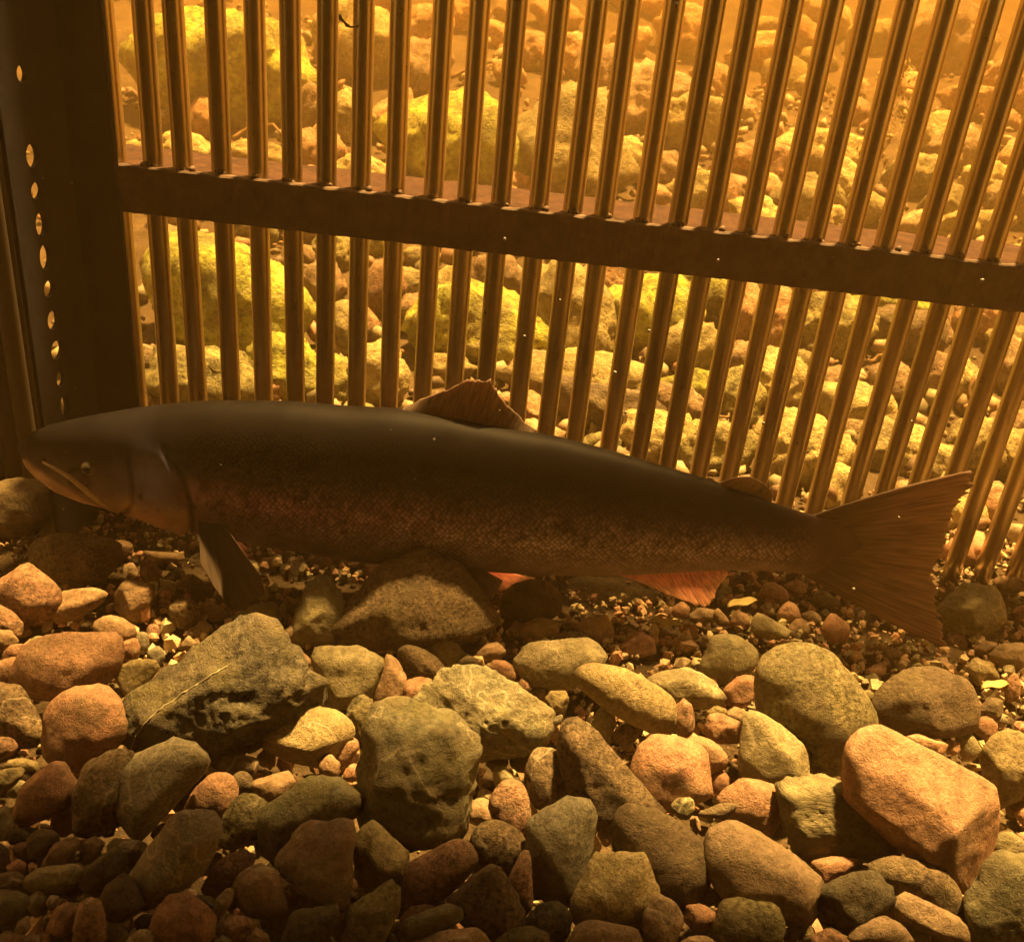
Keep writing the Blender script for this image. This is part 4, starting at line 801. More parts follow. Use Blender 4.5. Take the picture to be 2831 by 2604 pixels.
# ------------------------------------------------------------------ loose gravel: thousands of grains, nobody could count them
def gravel(name, n, region, size, lift, label, seed, lv=1, soft=False):
    rnd = np.random.RandomState(seed); protos = []
    D, F_ = ico(lv)
    for k in range(10):
        s = rnd.uniform(.5, 1.2, 3); q = D * s
        for c in range(8):
            nn = rnd.normal(size=3); nn /= np.linalg.norm(nn); h = rnd.uniform(.32, .62); dd = q @ nn - h; q = q - np.outer(np.clip(dd, 0, None), nn)
        protos.append(q)
    F_ = np.array(F_); nv = len(D); V_ = np.empty((n * nv, 3)); Fa = np.empty((n * len(F_), 3), int); Ca = np.empty((n * nv, 4), np.float32)
    pal = np.array([(.38,.26,.15),(.48,.33,.19),(.30,.18,.11),(.38,.33,.18),(.19,.135,.085),(.52,.42,.26),(.25,.22,.13),(.40,.22,.14)])
    i = 0
    while i < n:
        x, y = region(rnd); s = rnd.uniform(0, 1) ** 2.2 * (size[1] - size[0]) + size[0]
        q = protos[rnd.randint(10)] * s
        a, b_, c_ = rnd.uniform(0, 6.28, 3); ca, sa, cb, sb, cc, sc_ = math.cos(a), math.sin(a), math.cos(b_), math.sin(b_), math.cos(c_), math.sin(c_)
        Rm = np.array([[ca * cb, ca * sb * sc_ - sa * cc, ca * sb * cc + sa * sc_], [sa * cb, sa * sb * sc_ + ca * cc, sa * sb * cc - ca * sc_], [-sb, cb * sc_, cb * cc]])
        q = q @ Rm.T; z = bank_z(x, y) + s * .35 + rnd.uniform(0, 1) * lift
        V_[i * nv:(i + 1) * nv] = q + (x, y, z); Fa[i * len(F_):(i + 1) * len(F_)] = F_ + i * nv
        Ca[i * nv:(i + 1) * nv, :3] = pal[rnd.randint(len(pal))] * rnd.uniform(.7, 1.2) * (.6 if soft else 1.0); Ca[i * nv:(i + 1) * nv, 3] = 1; i += 1
    me = bpy.data.meshes.new(name); me.vertices.add(len(V_)); me.vertices.foreach_set('co', V_.ravel())
    me.loops.add(len(Fa) * 3); me.loops.foreach_set('vertex_index', Fa.ravel())
    me.polygons.add(len(Fa)); me.polygons.foreach_set('loop_start', np.arange(len(Fa)) * 3); me.polygons.foreach_set('loop_total', np.full(len(Fa), 3))
    me.update(calc_edges=True); me.validate()
    if not soft: me.shade_flat()
    else: me.shade_smooth()
    at = me.color_attributes.new('tint', 'FLOAT_COLOR', 'POINT'); at.data.foreach_set('color', Ca.ravel())
    o = link(name, me, M['gravel']); tag(o, label, None, None, 'stuff'); return o
def gravel_spot(r):
    while True:                                # thick in the open patch under the tail, thin between the cobbles
        x, y = r.uniform(-.62, .70), .40 + .68 * r.uniform()
        d = 1.0 if (x > .06 and .60 < y < .95) or y > .86 else .6 if y > .68 else .22
        if r.uniform() < d: return x, y
gravel('gravel', 9500, gravel_spot, (.0018, .0085), .003, 'loose brown and orange gravel between the foreground stones', 3)
gravel('gravel_bank', 4000, lambda r: ((lambda y: (r.uniform(-.75, .75) * (y + .2) + .1, y))(1.0 + 2.6 * r.uniform() ** 1.5)), (.005, .03), .006, 'loose rubble between the boulders behind the fence', 5, 1, True)
gravel('coarse_gravel', 1100, lambda r: (r.uniform(-.6, .64), .40 + .40 * r.uniform()), (.006, .015), .004, 'coarse gravel filling gaps under the foreground stones', 9)

# ------------------------------------------------------------------ the salmon
FY = .822
fish = empty('salmon', (0, FY, .13))
tag(fish, 'large dark salmon with pinkish flank and ragged fins hovering before the fence', 'fish')
def fp(px, py, y=FY): return on_y(px, py, y)
def attach(o): o.location = Vector((0, -FY, -.13)); o.parent = fish; return o
TOP = [(57,1243),(66,1222),(90,1197),(149,1174),(249,1152),(388,1129),(498,1117),(597,1112),(796,1115),(950,1129),(1100,1136),(1250,1158),(1398,1190),(1488,1205),(1542,1217),(1647,1244),(1796,1287),(1950,1330),(2040,1360),(2109,1386),(2192,1413),(2240,1424),(2275,1432),(2330,1462),(2380,1500)]
BOT = [(57,1268),(66,1292),(90,1319),(149,1363),(224,1392),(299,1413),(373,1433),(448,1455),(538,1478),(617,1490),(762,1520),(846,1532),(971,1553),(1040,1562),(1298,1580),(1448,1590),(1600,1596),(1700,1596),(1850,1590),(2011,1580),(2094,1581),(2192,1583),(2240,1592),(2275,1590),(2330,1556),(2380,1518)]
def prof(tab, x):
    return np.interp(x, [a for a, _ in tab], [b for _, b in tab])
def smooth(a, k=3):
    for _ in range(k):
        b = a.copy(); b[1:-1] = .25 * a[:-2] + .5 * a[1:-1] + .25 * a[2:]; a = b
    return a
WR = [(57,.16),(90,.38),(150,.46),(260,.54),(420,.58),(560,.56),(800,.53),(1300,.50),(1700,.44),(2000,.36),(2150,.29),(2240,.22),(2300,.12),(2380,.05)]
def fish_body():
    xs = np.concatenate([np.linspace(57, 600, 190), np.linspace(606, 2380, 210)])
    tp = smooth(prof(TOP, xs), 4); bt = smooth(prof(BOT, xs), 4); wr = smooth(prof(WR, xs), 6)
    n = 96; vs = []; uv = []; pix = []
    for i, x in enumerate(xs):
        c = fp(x, (tp[i] + bt[i]) / 2); d = ray(x, (tp[i] + bt[i]) / 2)
        el = math.atan2(-d[2], math.hypot(d[0], d[1])); depth = (c - CAM) @ FWD
        hp = max((bt[i] - tp[i]) / 2 * depth / F, .0006) ; r = wr[i]
        a = hp / math.sqrt(math.cos(el) ** 2 + (r * math.sin(el)) ** 2) * 1.0; b = a * r
        for k in range(n):
            th = 2 * math.pi * k / n; ct, st = math.cos(th), math.sin(th)
            ex = .92; yy = -b * math.copysign(abs(ct) ** ex, ct); zz = a * math.copysign(abs(st) ** ex, st)
            p = c + np.array([0, yy, zz]); vs.append(p); uv.append((x, th))
            # side chart: where this point lies along and up the flank
            pix.append((x, (tp[i] + bt[i]) / 2 - st * (bt[i] - tp[i]) / 2))
    vs = np.array(vs); m = len(xs)
    fs = [(i * n + k, (i + 1) * n + k, (i + 1) * n + (k + 1) % n, i * n + (k + 1) % n) for i in range(m - 1) for k in range(n)]
    fs.append(tuple(range(n))); fs.append(tuple(range(m * n - 1, (m - 1) * n - 1, -1)))
    me = mesh('body', vs, fs); me.update()
    no = np.array([v.normal[:] for v in me.vertices]); pix = np.array(pix)
    if (no[n * 150 + 0] @ np.array([0, -1, 0])) < 0: me.flip_normals(); no = -no
    # relief: gill cover plate, mouth line, cheek groove, nostril, lateral line
    OP = [(505,1225),(535,1270),(549,1330),(548,1390),(538,1440),(500,1466),(430,1452)]
    MO = [(57,1262),(95,1274),(124,1287),(165,1307),(199,1329),(249,1368),(290,1395)]
    PRE = [(395,1225),(405,1290),(395,1350),(360,1400),(310,1420)]
    def dist(poly, P):
        best = np.full(len(P), 1e9)
        for (x0, y0), (x1, y1) in zip(poly[:-1], poly[1:]):
            d = np.array([x1 - x0, y1 - y0]); L = d @ d
            t = np.clip(((P - (x0, y0)) @ d) / L, 0, 1); q = np.outer(t, d) + (x0, y0); best = np.minimum(best, np.linalg.norm(P - q, axis=1))
        return best
    X, Y = pix[:, 0], pix[:, 1]
    edge = np.interp(Y, [1180, 1225, 1270, 1330, 1390, 1440, 1475], [470, 505, 535, 549, 548, 538, 505])
    sd = (edge - X) / 14.0
    plate = np.clip(sd, 0, 1) * np.clip((X - 380) / 120, 0, 1) * np.clip((Y - 1190) / 110, 0, 1)
    disp = .0045 * plate - .0022 * np.exp(-((X - edge - 7) / 9) ** 2) * np.clip((Y - 1190) / 40, 0, 1)
    dm = dist(MO, pix); disp -= .0026 * np.exp(-(dm / 7) ** 2)
    disp += .0012 * np.exp(-(dist([(130,1268),(190,1300),(235,1335),(285,1380)], pix) / 14) ** 2)
    disp -= .0022 * np.exp(-(dist(PRE, pix) / 7) ** 2)
    disp -= .0016 * np.exp(-((np.hypot(X - 244, Y - 1297) - 27) / 6) ** 2)
    disp -= .0022 * np.exp(-(np.hypot(X - 150, Y - 1248) / 6) ** 2)
    disp -= .0008 * np.exp(-(dist([(430,1450),(330,1418),(240,1385)], pix) / 6) ** 2)
    vs = vs + no * disp[:, None]; me.vertices.foreach_set('co', vs.ravel()); me.update()
    # pigment (skin's own colours plus painted groove shade) and where the scales show
    tpv = np.interp(X, xs, tp); btv = np.interp(X, xs, bt); t = np.clip((Y - tpv) / np.maximum(btv - tpv, 1), 0, 1)
    def lerp3(stops):
        ks = [s[0] for s in stops]; return np.stack([np.interp(t, ks, [s[1][c] for s in stops]) for c in range(3)], 1)
    front = lerp3([(0, (.0045,.004,.003)), (.22, (.009,.0075,.0055)), (.36, (.03,.023,.018)), (.44, (.07,.050,.042)), (.56, (.22,.125,.105)), (.66, (.12,.088,.072)), (.8, (.10,.082,.068)), (1, (.15,.12,.095))])
    rear = lerp3([(0, (.0045,.004,.003)), (.22, (.009,.0075,.0055)), (.36, (.03,.023,.018)), (.48, (.11,.085,.068)), (.64, (.29,.225,.175)), (.74, (.20,.155,.12)), (1, (.28,.205,.155))])
    k = np.clip((X - 900) / 600, 0, 1)[:, None]; col = front * (1 - k) + rear * k
    head = lerp3([(0, (.007,.0065,.006)), (.2, (.016,.015,.013)), (.38, (.05,.045,.038)), (.6, (.12,.10,.075)), (.85, (.26,.17,.11)), (1, (.28,.20,.13))])
    hm = np.clip((edge - X) / 20, 0, 1)[:, None]; col = col * (1 - hm) + head * hm
    def blob(cx, cy, rx, ry, c, s):
        nonlocal col
        f = (s * np.exp(-(((X - cx) / rx) ** 2 + ((Y - cy) / ry) ** 2)))[:, None]; col = col * (1 - f) + np.array(c) * f
    blob(455, 1275, 70, 60, (.14,.15,.21), .9); blob(385, 1375, 26, 30, (.42,.30,.12), .7); blob(450, 1390, 70, 35, (.34,.19,.11), .6)
    blob(430, 1425, 60, 20, (.36,.24,.12), .6)
    jaw = (Y > np.interp(X, [a for a, _ in MO], [b for _, b in MO])) & (X < 292)
    jf = np.clip(dm / 8, 0, 1) * jaw; col = col * (1 - jf[:, None]) + np.array((.52,.37,.21)) * jf[:, None]
    sn = np.exp(-(np.hypot(X - 70, Y - 1225) / 26) ** 2)[:, None]; col = col * (1 - .6 * sn) + np.array((.02,.02,.024)) * .6 * sn
    gl = (np.exp(-((X - edge + 6) / 9) ** 2) * np.clip((Y - 1330) / 40, 0, 1))[:, None]; col = col * (1 - .6 * gl) + np.array((.42,.28,.13)) * .6 * gl
    tb = np.clip((X - 2120) / 160, 0, 1)[:, None] ** 1.2; col = col * (1 - tb) + np.array((.085,.052,.035)) * tb
    pd = np.exp(-(dist(PRE, pix) / 8) ** 2)[:, None]; col = col * (1 - .5 * pd)  # painted shade along the cheek groove
    er = np.exp(-((np.hypot(X - 244, Y - 1297) - 29) / 6) ** 2)[:, None]; col = col * (1 - .6 * er)  # painted shade in the groove round the eye
    gd = (np.exp(-((X - edge - 9) / 8) ** 2) * np.clip((Y - 1210) / 40, 0, 1))[:, None]; col = col * (1 - .75 * gd)  # painted shade in the gap behind the gill cover
    rnd = random.Random(4)                                             # black spots on gill cover and upper flank
    spots = [(423,1323,9),(428,1315,6),(472,1352,6),(373,1226,6)]
    for _ in range(140):
        sx = rnd.uniform(540, 2050); a_, b_ = prof(TOP, sx), prof(BOT, sx); spots.append((sx, a_ + (b_ - a_) * rnd.triangular(.22, .72, .45), rnd.uniform(4, 7.5)))
    for _ in range(55):
        sx = rnd.uniform(560, 1750); a_, b_ = prof(TOP, sx), prof(BOT, sx); spots.append((sx, a_ + (b_ - a_) * rnd.triangular(.3, .7, .5), rnd.uniform(6.5, 10)))
    for sx, sy, r_ in spots:
        f = np.clip(1.5 - np.hypot(X - sx, Y - sy) / r_, 0, 1)[:, None] * .8; col = col * (1 - f) + np.array((.012,.010,.008)) * f
    sc = np.clip((X - edge - 8) / 150, 0, 1) * np.clip((t - .06) / .25, 0, 1) * np.clip((.92 - t) / .22, 0, 1) * np.clip((2290 - X) / 120, 0, 1)
    ca = me.color_attributes.new('pigment', 'FLOAT_COLOR', 'POINT')
    ca.data.foreach_set('color', np.concatenate([np.clip(col * np.array((.86, .84, 1.12)), 0, 1), np.ones((len(col), 1))], 1).astype(np.float32).ravel())
    sa = me.attributes.new('scale_show', 'FLOAT', 'POINT'); sa.data.foreach_set('value', sc.astype(np.float32))
    fl = me.attributes.new('flank', 'FLOAT_VECTOR', 'POINT'); fl.data.foreach_set('vector', np.stack([X / 1000, Y / 1000, 0 * X], 1).astype(np.float32).ravel())
    return me
def skin_material():
    m, n, l, b = new_mat('salmon_skin')
    pg = n.new('ShaderNodeAttribute'); pg.attribute_name = 'pigment'
    sc = n.new('ShaderNodeAttribute'); sc.attribute_name = 'scale_show'
    fl = n.new('ShaderNodeAttribute'); fl.attribute_name = 'flank'
    mp = n.new('ShaderNodeMapping'); mp.inputs['Rotation'].default_value = (0, 0, .785); mp.inputs['Scale'].default_value = (1, 1, 1); l.new(fl.outputs['Vector'], mp.inputs[0])
    v = n.new('ShaderNodeTexVoronoi'); v.voronoi_dimensions = '2D'; v.inputs['Scale'].default_value = 95; v.inputs['Randomness'].default_value = .5
    dn = tex_noise(n, l, mp.outputs[0], 7, 2, .5); va = n.new('ShaderNodeVectorMath'); va.operation = 'MULTIPLY_ADD'; va.inputs[1].default_value = (.03, .03, 0); l.new(dn.outputs['Color'], va.inputs[0]); l.new(mp.outputs[0], va.inputs[2]); l.new(va.outputs[0], v.inputs['Vector'])
    r = ramp(n, [(.08, 1.5), (.34, 1.1), (.55, .5)]); l.new(v.outputs['Distance'], r.inputs[0])
    t = tex_noise(n, l, fl.outputs['Vector'], 16, 4, .6); r2 = ramp(n, [(.3, .62), (.7, 1.3)]); l.new(t.outputs[0], r2.inputs[0])
    rv = n.new('ShaderNodeSeparateColor'); l.new(v.outputs['Color'], rv.inputs[0]); rr = ramp(n, [(0, .65), (1, 1.3)]); l.new(rv.outputs[0], rr.inputs[0])
    pat = mixc(n, l, 1, r.outputs[0], rr.outputs[0], 'MULTIPLY')
    c = mixc(n, l, 1, pg.outputs['Color'], r2.outputs[0], 'MULTIPLY')
    cs = mixc(n, l, 1, c, pat, 'MULTIPLY')
    l.new(mixc(n, l, sc.outputs['Fac'], c, cs), b.inputs['Base Color'])
    b.inputs['Roughness'].default_value = .6; b.inputs['Specular IOR Level'].default_value = .06; b.inputs['Metallic'].default_value = 0
    mu = n.new('ShaderNodeMath'); mu.operation = 'MULTIPLY'; l.new(r.outputs[0], mu.inputs[0]); l.new(sc.outputs['Fac'], mu.inputs[1])
    bp = n.new('ShaderNodeBump'); bp.inputs['Strength'].default_value = .3; bp.inputs['Distance'].default_value = .0012
    l.new(mu.outputs[0], bp.inputs['Height']); l.new(bp.outputs[0], b.inputs['Normal'])
    return m
M['skin'] = skin_material()
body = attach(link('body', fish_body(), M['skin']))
def fin_material(name, root, tip, trans=.55):
    m, n, l, b = new_mat(name)
    at = n.new('ShaderNodeAttribute'); at.attribute_name = 'fin'          # x: base to edge, y: across the rays
    sx = n.new('ShaderNodeSeparateXYZ'); l.new(at.outputs['Vector'], sx.inputs[0])
    r = ramp(n, [(0, root), (.45, tuple((a + c) / 2 for a, c in zip(root, tip))), (1, tip)]); l.new(sx.outputs[0], r.inputs[0])
    mp = n.new('ShaderNodeMapping'); mp.inputs['Scale'].default_value = (2.2, 42, 1); l.new(at.outputs['Vector'], mp.inputs[0])
    t = tex_noise(n, l, mp.outputs[0], 1.0, 4, .6); r2 = ramp(n, [(.3, .45), (.7, 1.45)]); l.new(t.outputs[0], r2.inputs[0])
    c = mixc(n, l, 1, r.outputs[0], r2.outputs[0], 'MULTIPLY')
    l.new(c, b.inputs['Base Color']); b.inputs['Roughness'].default_value = .6; b.inputs['Specular IOR Level'].default_value = .2
    tr = n.new('ShaderNodeBsdfTranslucent'); l.new(mixc(n, l, 1, c, (1.0, .8, .7), 'MULTIPLY'), tr.inputs[0])
    mx = n.new('ShaderNodeMixShader'); mx.inputs[0].default_value = trans
    l.new(b.outputs[0], mx.inputs[1]); l.new(tr.outputs[0], mx.inputs[2]); l.new(mx.outputs[0], n['Material Output'].inputs[0])
    return m
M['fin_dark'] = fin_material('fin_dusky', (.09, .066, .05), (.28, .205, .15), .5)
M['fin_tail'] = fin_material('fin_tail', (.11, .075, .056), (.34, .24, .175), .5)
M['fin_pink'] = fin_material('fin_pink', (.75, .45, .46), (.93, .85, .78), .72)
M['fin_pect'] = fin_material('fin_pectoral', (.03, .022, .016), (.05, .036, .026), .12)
def resample(pts, n):
    p = np.array(pts, float); d = np.concatenate([[0], np.cumsum(np.linalg.norm(np.diff(p, axis=0), axis=1))]); s = np.linspace(0, d[-1], n)
    return np.stack([np.interp(s, d, p[:, k]) for k in range(p.shape[1])], 1)
def fin(name, base, edge, mat, rays=22, rag=.03, th=.0011, bend=None, ybase=FY, ytip=FY, nx=14, seed=1, wave=.003):
    """fin web with raised rays: base line to ragged edge, real thickness; coordinates read along the fish's own plane"""
    rnd = random.Random(seed); nc = rays * 3 + 1; B = resample(base, nc); E = resample(edge, nc); vs = []; at = []
    for side in (-1, 1):
        for j in range(nc):
            k = 1 + (rnd.uniform(-rag, rag * .4) if j % 3 == 1 else rnd.uniform(-rag * 1.6, 0)) if side == -1 else KK[j]
            if side == -1:
                if j == 0: KK = []
                KK.append(k)
            for i in range(nx + 1):
                s = i / nx * k; q = B[j] * (1 - s) + E[j] * s
                if bend is not None: q = q + np.array(bend) * 4 * s * (1 - s) * (1 - 2 * j / (nc - 1))
                y = ybase * (1 - s) + ytip * s + wave * s * math.sin(j / nc * 7 + seed) 
                p = fp(q[0], q[1], y); t = th * (1.0 if j % 3 == 1 else .45) * (1.15 - .8 * min(s, 1)); p = p + np.array([0, side * t, 0]); vs.append(p); at.append((s, j / (nc - 1), 0))
    fs = []; m = nx + 1; off = nc * m
    for j in range(nc - 1):
        for i in range(nx):
            a = j * m + i; fs.append((a, a + 1, a + m + 1, a + m)); fs.append((off + a, off + a + m, off + a + m + 1, off + a + 1))
    ring = [j * m for j in range(nc)]
    for a, b in [(i, i + 1) for i in range(nx)] + [((nc - 1) * m + i + 1, (nc - 1) * m + i) for i in range(nx)] + [(j * m + nx, (j + 1) * m + nx) for j in range(nc - 1)]:
        fs.append((a, off + a, off + b, b))
    me = mesh(name, vs, fs); bm = bmesh.new(); bm.from_mesh(me); bmesh.ops.recalc_face_normals(bm, faces=bm.faces); bm.to_mesh(me); bm.free()
    a = me.attributes.new('fin', 'FLOAT_VECTOR', 'POINT'); a.data.foreach_set('vector', np.array(at, np.float32).ravel())
    return attach(link(name, me, M[mat]))
fin('dorsal_fin', [(1098,1146),(1250,1172),(1400,1200),(1470,1214)], [(1120,1124),(1159,1105),(1249,1068),(1298,1048),(1356,1040),(1368,1066),(1380,1090),(1400,1110),(1420,1131),(1453,1169),(1486,1190)], 'fin_dark', 13, .06, seed=2, ytip=FY + .006, wave=.001)
fin('adipose_fin', [(1972,1345),(2040,1370),(2112,1394)], [(1990,1334),(2031,1319),(2075,1317),(2114,1336),(2138,1360),(2134,1384)], 'fin_dark', 7, .01, .0016, seed=3)
fin('tail_fin', [(2225,1432),(2285,1450),(2320,1480),(2330,1508),(2320,1540),(2280,1568),(2215,1584)], [(2704,1296),(2700,1312),(2682,1366),(2652,1388),(2632,1425),(2626,1464),(2612,1518),(2592,1557),(2585,1586),(2592,1635),(2596,1684),(2612,1732),(2620,1796)], 'fin_tail', 26, .035, .0016, bend=(0, -9), seed=4, nx=20, ytip=FY + .012, wave=.006)
fin('anal_fin', [(1712,1590),(1850,1586),(1960,1578),(2008,1576)], [(1771,1609),(1846,1644),(1913,1671),(1957,1681),(1977,1654),(1983,1626),(2014,1588)], 'fin_pink', 12, .05, seed=5)
fin('pelvic_fin', [(1300,1572),(1350,1576),(1392,1580)], [(1330,1600),(1388,1672),(1412,1668),(1445,1640),(1482,1598)], 'fin_pink', 10, .03, ybase=FY + .02, ytip=FY + .05, seed=6)
fin('pelvic_fin', [(1240,1560),(1290,1568),(1330,1572)], [(1262,1590),(1300,1652),(1335,1672),(1370,1650),(1392,1606)], 'fin_dark', 10, .03, ybase=FY - .03, ytip=FY - .055, seed=7)
fin('pectoral_fin', [(548,1440),(580,1448),(622,1452)], [(556,1560),(600,1640),(645,1700),(690,1682),(735,1640),(722,1592),(668,1520)], 'fin_pect', 13, .02, .0015, ybase=FY - .045, ytip=FY - .085, seed=8)
fin('pectoral_fin', [(600,1462),(625,1474),(640,1480)], [(640,1515),(672,1535),(705,1555),(712,1545),(680,1510)], 'fin_pink', 9, .02, .0012, ybase=FY + .03, ytip=FY + .06, seed=9)
# eye: ring, iris and pupil; jaw bone along the mouth
def disc_solid(c, r, ry, name, mat, par):
    D, f = ico(4); v = np.array(D) * (r, ry, r); o = link(name, mesh(name, v, f), mat); o.parent = par; return o
def eye_material(name, c, rough):
    m, n, l, b = new_mat(name); tc = n.new('ShaderNodeTexCoord'); t = tex_noise(n, l, tc.outputs['Object'], 500, 3)
    r = ramp(n, [(.3, tuple(x * .6 for x in c)), (.7, c)]); l.new(t.outputs[0], r.inputs[0]); l.new(r.outputs[0], b.inputs['Base Color'])
    b.inputs['Roughness'].default_value = rough; return m
bvh = BVHTree.FromPolygons([v.co.copy() for v in body.data.vertices], [tuple(p.vertices) for p in body.data.polygons])
def on_skin(px, py, out=0.0):
    d = Vector(ray(px, py)).normalized(); h = bvh.ray_cast(Vector(CAM), d); return h[0] - d * out if h[0] else Vector(fp(px, py)), h[1]
ep, en = on_skin(244, 1297); en = en if en.y < 0 else -en
eye = link('eye', None); eye.parent = fish
D, f = ico(4); eye.data if False else None
bpy.data.objects.remove(eye)
eme = mesh('eye', np.array(D) * (.0078, .0046, .0078), f); eye = link('eye', eme, eye_material('iris', (.085, .075, .055), .25)); eye.parent = fish
eye.location = ep - fish.location + en * -.0006; eye.rotation_euler = en.to_track_quat('-Y', 'Z').to_euler()
pu = link('pupil', mesh('pupil', np.array(D) * (.0042, .0014, .0042), f), eye_material('pupil', (.006, .006, .007), .12)); pu.parent = eye; pu.location = (0, -.0042, 0)
far = eye.copy(); COL.objects.link(far); far.location = (eye.location.x, -eye.location.y, eye.location.z); far.rotation_euler = Vector((en.x, -en.y, en.z)).to_track_quat('-Y', 'Z').to_euler()
pf = pu.copy(); COL.objects.link(pf); pf.parent = far
jb = [on_skin(x, y, -.0006)[0] for x, y in [(118,1277),(150,1292),(180,1310),(205,1326),(230,1346),(252,1364),(275,1383),(298,1399)]]
jr = [.0012,.0020,.0026,.0030,.0034,.0036,.0032,.0016]
o = link('jaw_bone', tube_mesh('jaw_bone', [np.array(p) for p in jb], jr, 10), eye_material('jaw_bone', (.42, .32, .19), .5)); attach(o)

# ------------------------------------------------------------------ twigs, sprigs, leaves, drifting specks
def twig(pts, r, label, y=None, cat='twig'):
    P = []
    for (x, yy, h) in pts:
        if y is None:
            P.append(march(x, yy, h))
        else: P.append(on_y(x, yy, y + h))
    P = resample(P, 14); c = P.mean(0)
    P = P + np.array([[.004 * noise.noise(Vector((i * .6, r * 900, k))) for k in range(3)] for i in range(len(P))])
    o = link('twig', tube_mesh('twig', P - c, np.linspace(r, r * .45, len(P)), 6), M['twig'], None, c)
    tag(o, label, cat, 'twigs caught behind the fence'); return o
twig([(640,385,.03),(700,350,.05),(755,345,.06),(780,372,.05)], .006, 'bent twig behind the second and fourth bars above the rail')
twig([(850,370,.05),(900,330,.07),(960,240,.09)], .0055, 'thin twig slanting up behind bars left of the mossy boulder')
twig([(1140,340,.03),(1170,270,.06),(1200,330,.04)], .005, 'arched twig left of the big mossy boulder above the rail')
twig([(1250,215,.06),(1300,190,.08),(1360,180,.06)], .005, 'short twig above the big mossy boulder')
twig([(1720,215,.06),(1800,190,.08),(1880,170,.08)], .005, 'straight twig high above the rail near the fence middle')
twig([(2400,1000,.02),(2440,985,.04),(2490,978,.03)], .004, 'pale twig below the rail under the mossy slab')
twig([(1960,1140,.02),(2000,1155,.03),(2040,1130,.03)], .003, 'thin pale twig above the adipose fin')
twig([(2655,1000,.02),(2690,1040,.05),(2680,1110,.02)], .005, 'curled twig behind bars above the upper tail lobe')
twig([(2560,380,.03),(2590,365,.05),(2570,395,.03)], .004, 'curled twig at upper right behind the bars')
def sprig():
    root = march(2410, 480, .02)
    vs = []; fs = []; rnd = random.Random(9); top = on_y(2500, 170, root[1]) - root
    stems = []
    e = empty('water_weed', root); tag(e, 'feathery brown sprig of water weed standing behind bars at upper right', 'plant')
    spts = [top * t + np.array([.01 * math.sin(t * 9), .012 * math.cos(t * 7), 0]) for t in np.linspace(0, 1, 16)]
    link('stem', tube_mesh('stem', spts, np.linspace(.004, .0015, 16), 6), M['weed'], e)
    for i in range(420):
        t = rnd.uniform(.05, 1); c = top * t + np.array([rnd.gauss(0, .022), rnd.gauss(0, .02), rnd.gauss(0, .012)]) * (1.15 - .6 * t)
        a = np.array([rnd.gauss(0, 1) for _ in range(3)]); a /= np.linalg.norm(a); b_ = np.cross(a, [0, 0, 1.0]); b_ /= np.linalg.norm(b_) + 1e-6
        s = rnd.uniform(.006, .014); k = len(vs); vs += [c, c + a * s + b_ * s * .25, c + a * s * 2, c + a * s - b_ * s * .25]; fs.append((k, k + 1, k + 2, k + 3))
    o = link('leaves', mesh('leaves', vs, fs), M['weed'], e); o['kind'] = 'stuff'
sprig()
def leaf(px, py, L, Wd, ang, label, z=.016):
    c = on_z(px, py, z); vs = []; fs = []; n = 9
    for i in range(n + 1):
        t = i / n; wd = Wd * math.sin(math.pi * min(1, t * .96 + .04)) ** .7
        for s in (-1, 0, 1):
            u = (t - .5) * L; v_ = s * wd; zz = .003 * math.sin(t * 3) + .004 * abs(s) * (.6 + .4 * math.sin(t * 9))
            vs.append((u * math.cos(ang) - v_ * math.sin(ang), u * math.sin(ang) + v_ * math.cos(ang), zz))
    for i in range(n):
        for s in range(2): a = i * 3 + s; fs.append((a, a + 3, a + 4, a + 1))
    me = mesh('leaf', vs, fs); o = link('fallen_leaf', me, M['leaf'], None, c); md = o.modifiers.new('t', 'SOLIDIFY'); md.thickness = .0007
    tag(o, label, 'leaf', 'sodden leaves on the gravel')
leaf(2052, 1672, .036, .006, .45, 'pale sodden leaf on the gravel right of the anal fin')
leaf(1840, 1728, .034, .005, -.05, 'pale leaf lying flat on gravel left of the anal fin tip')
leaf(2750, 1900, .03, .005, .3, 'narrow pale leaf among gravel near right edge', .012)
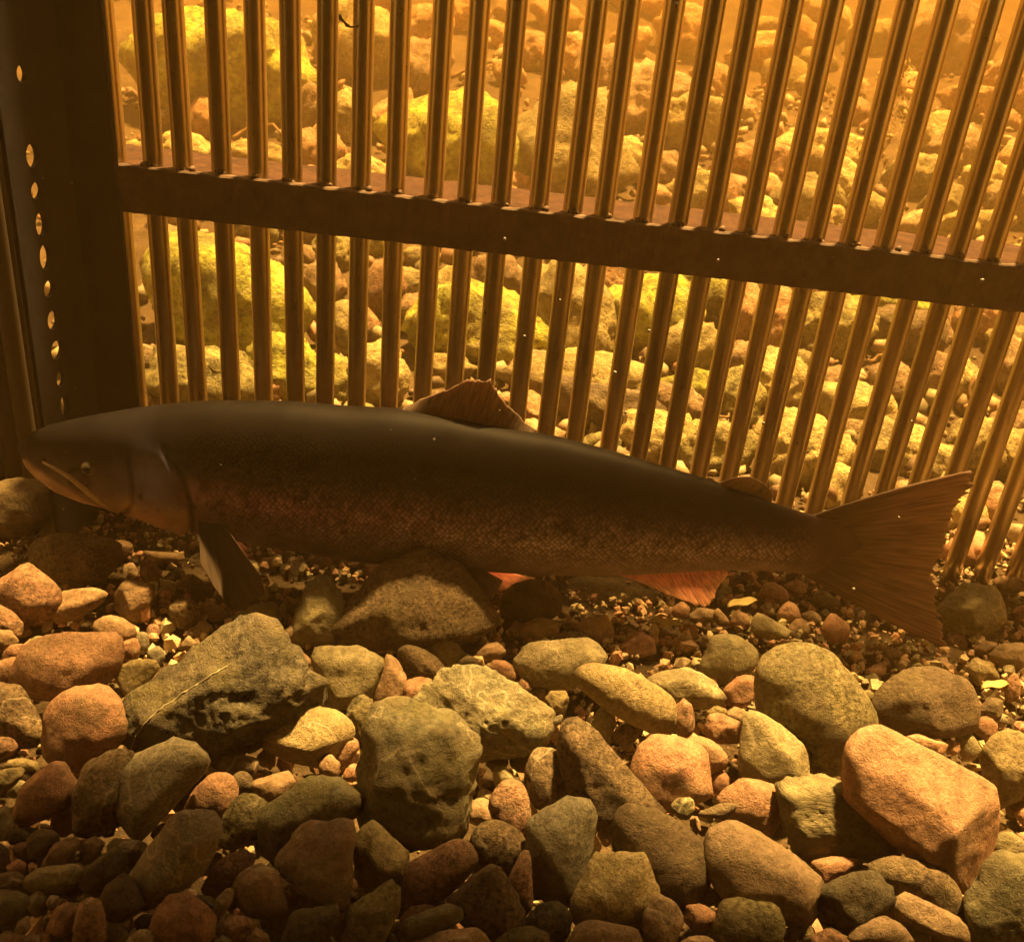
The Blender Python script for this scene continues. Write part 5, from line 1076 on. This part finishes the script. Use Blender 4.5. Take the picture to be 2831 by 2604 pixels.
def hook():
    p = on_y(960, 62, FENCE_Y - .014); pts = [(-.007,0,.006),(-.006,0,.002),(-.003,0,0),(0,0,-.003),(.003,.002,-.004),(.010,.006,-.003)]
    o = link('bark_shred', tube_mesh('bark_shred', [np.array(q) for q in pts], [.0012,.0019,.0012,.0017,.0009,.0007], 6), M['plank'], None, p)
    tag(o, 'tiny dark hooked shred caught on a bar at the top', 'debris')
hook()
def specks():
    rnd = random.Random(12); vs = []; fs = []; D, f = ico(1)
    known = [(1395,662,.8),(1450,930,.75),(1700,1030,.8),(1795,915,.8),(1985,720,.7),(1548,830,.75),(1200,1215,.6),(2520,1165,.7),(2360,1628,.62),(2590,1628,.6),(1730,1140,.7),(2715,775,.8),(1870,15,.8),(2485,1430,.62),(2110,1170,.7)]
    for _ in range(35): known.append((rnd.uniform(100, 2800), rnd.uniform(50, 1700), rnd.uniform(.35, .9)))
    for i, (x, y, d) in enumerate(known):
        c = on_y(x, y, min(d, .66)); s = rnd.uniform(.0007, .0013) * (1.15 if i < 15 else .4)
        k = len(vs); vs += [c + s * q * np.array([1, .7, rnd.uniform(.7, 1.4)]) for q in D]; fs += [tuple(j + k for j in t) for t in f]
    m, n, l, b = new_mat('drifting_speck'); b.inputs['Base Color'].default_value = (.22, .22, .22, 1)
    o = link('drifting_specks', mesh('drifting_specks', vs, fs), m); tag(o, 'pale specks drifting in the water in front of the fence', None, None, 'stuff')
specks()

# ------------------------------------------------------------------ the amber water itself
def haze():
    me = box_mesh('haze', -9.5, 9.5, -2.5, 11.5, -1.4, 3.2)
    m = bpy.data.materials.new('peaty_water'); m.use_nodes = True; n = m.node_tree.nodes; n.clear()
    out = n.new('ShaderNodeOutputMaterial'); v = n.new('ShaderNodeVolumePrincipled')
    v.inputs['Color'].default_value = (.085, .060, .023, 1); v.inputs['Density'].default_value = .5
    v.inputs['Absorption Color'].default_value = (.88, .53, .07, 1); v.inputs['Anisotropy'].default_value = .25
    m.node_tree.links.new(v.outputs[0], out.inputs['Volume'])
    o = link('haze', me, m); o['kind'] = 'stuff'; o['label'] = 'amber peaty water filling the whole view'
haze()
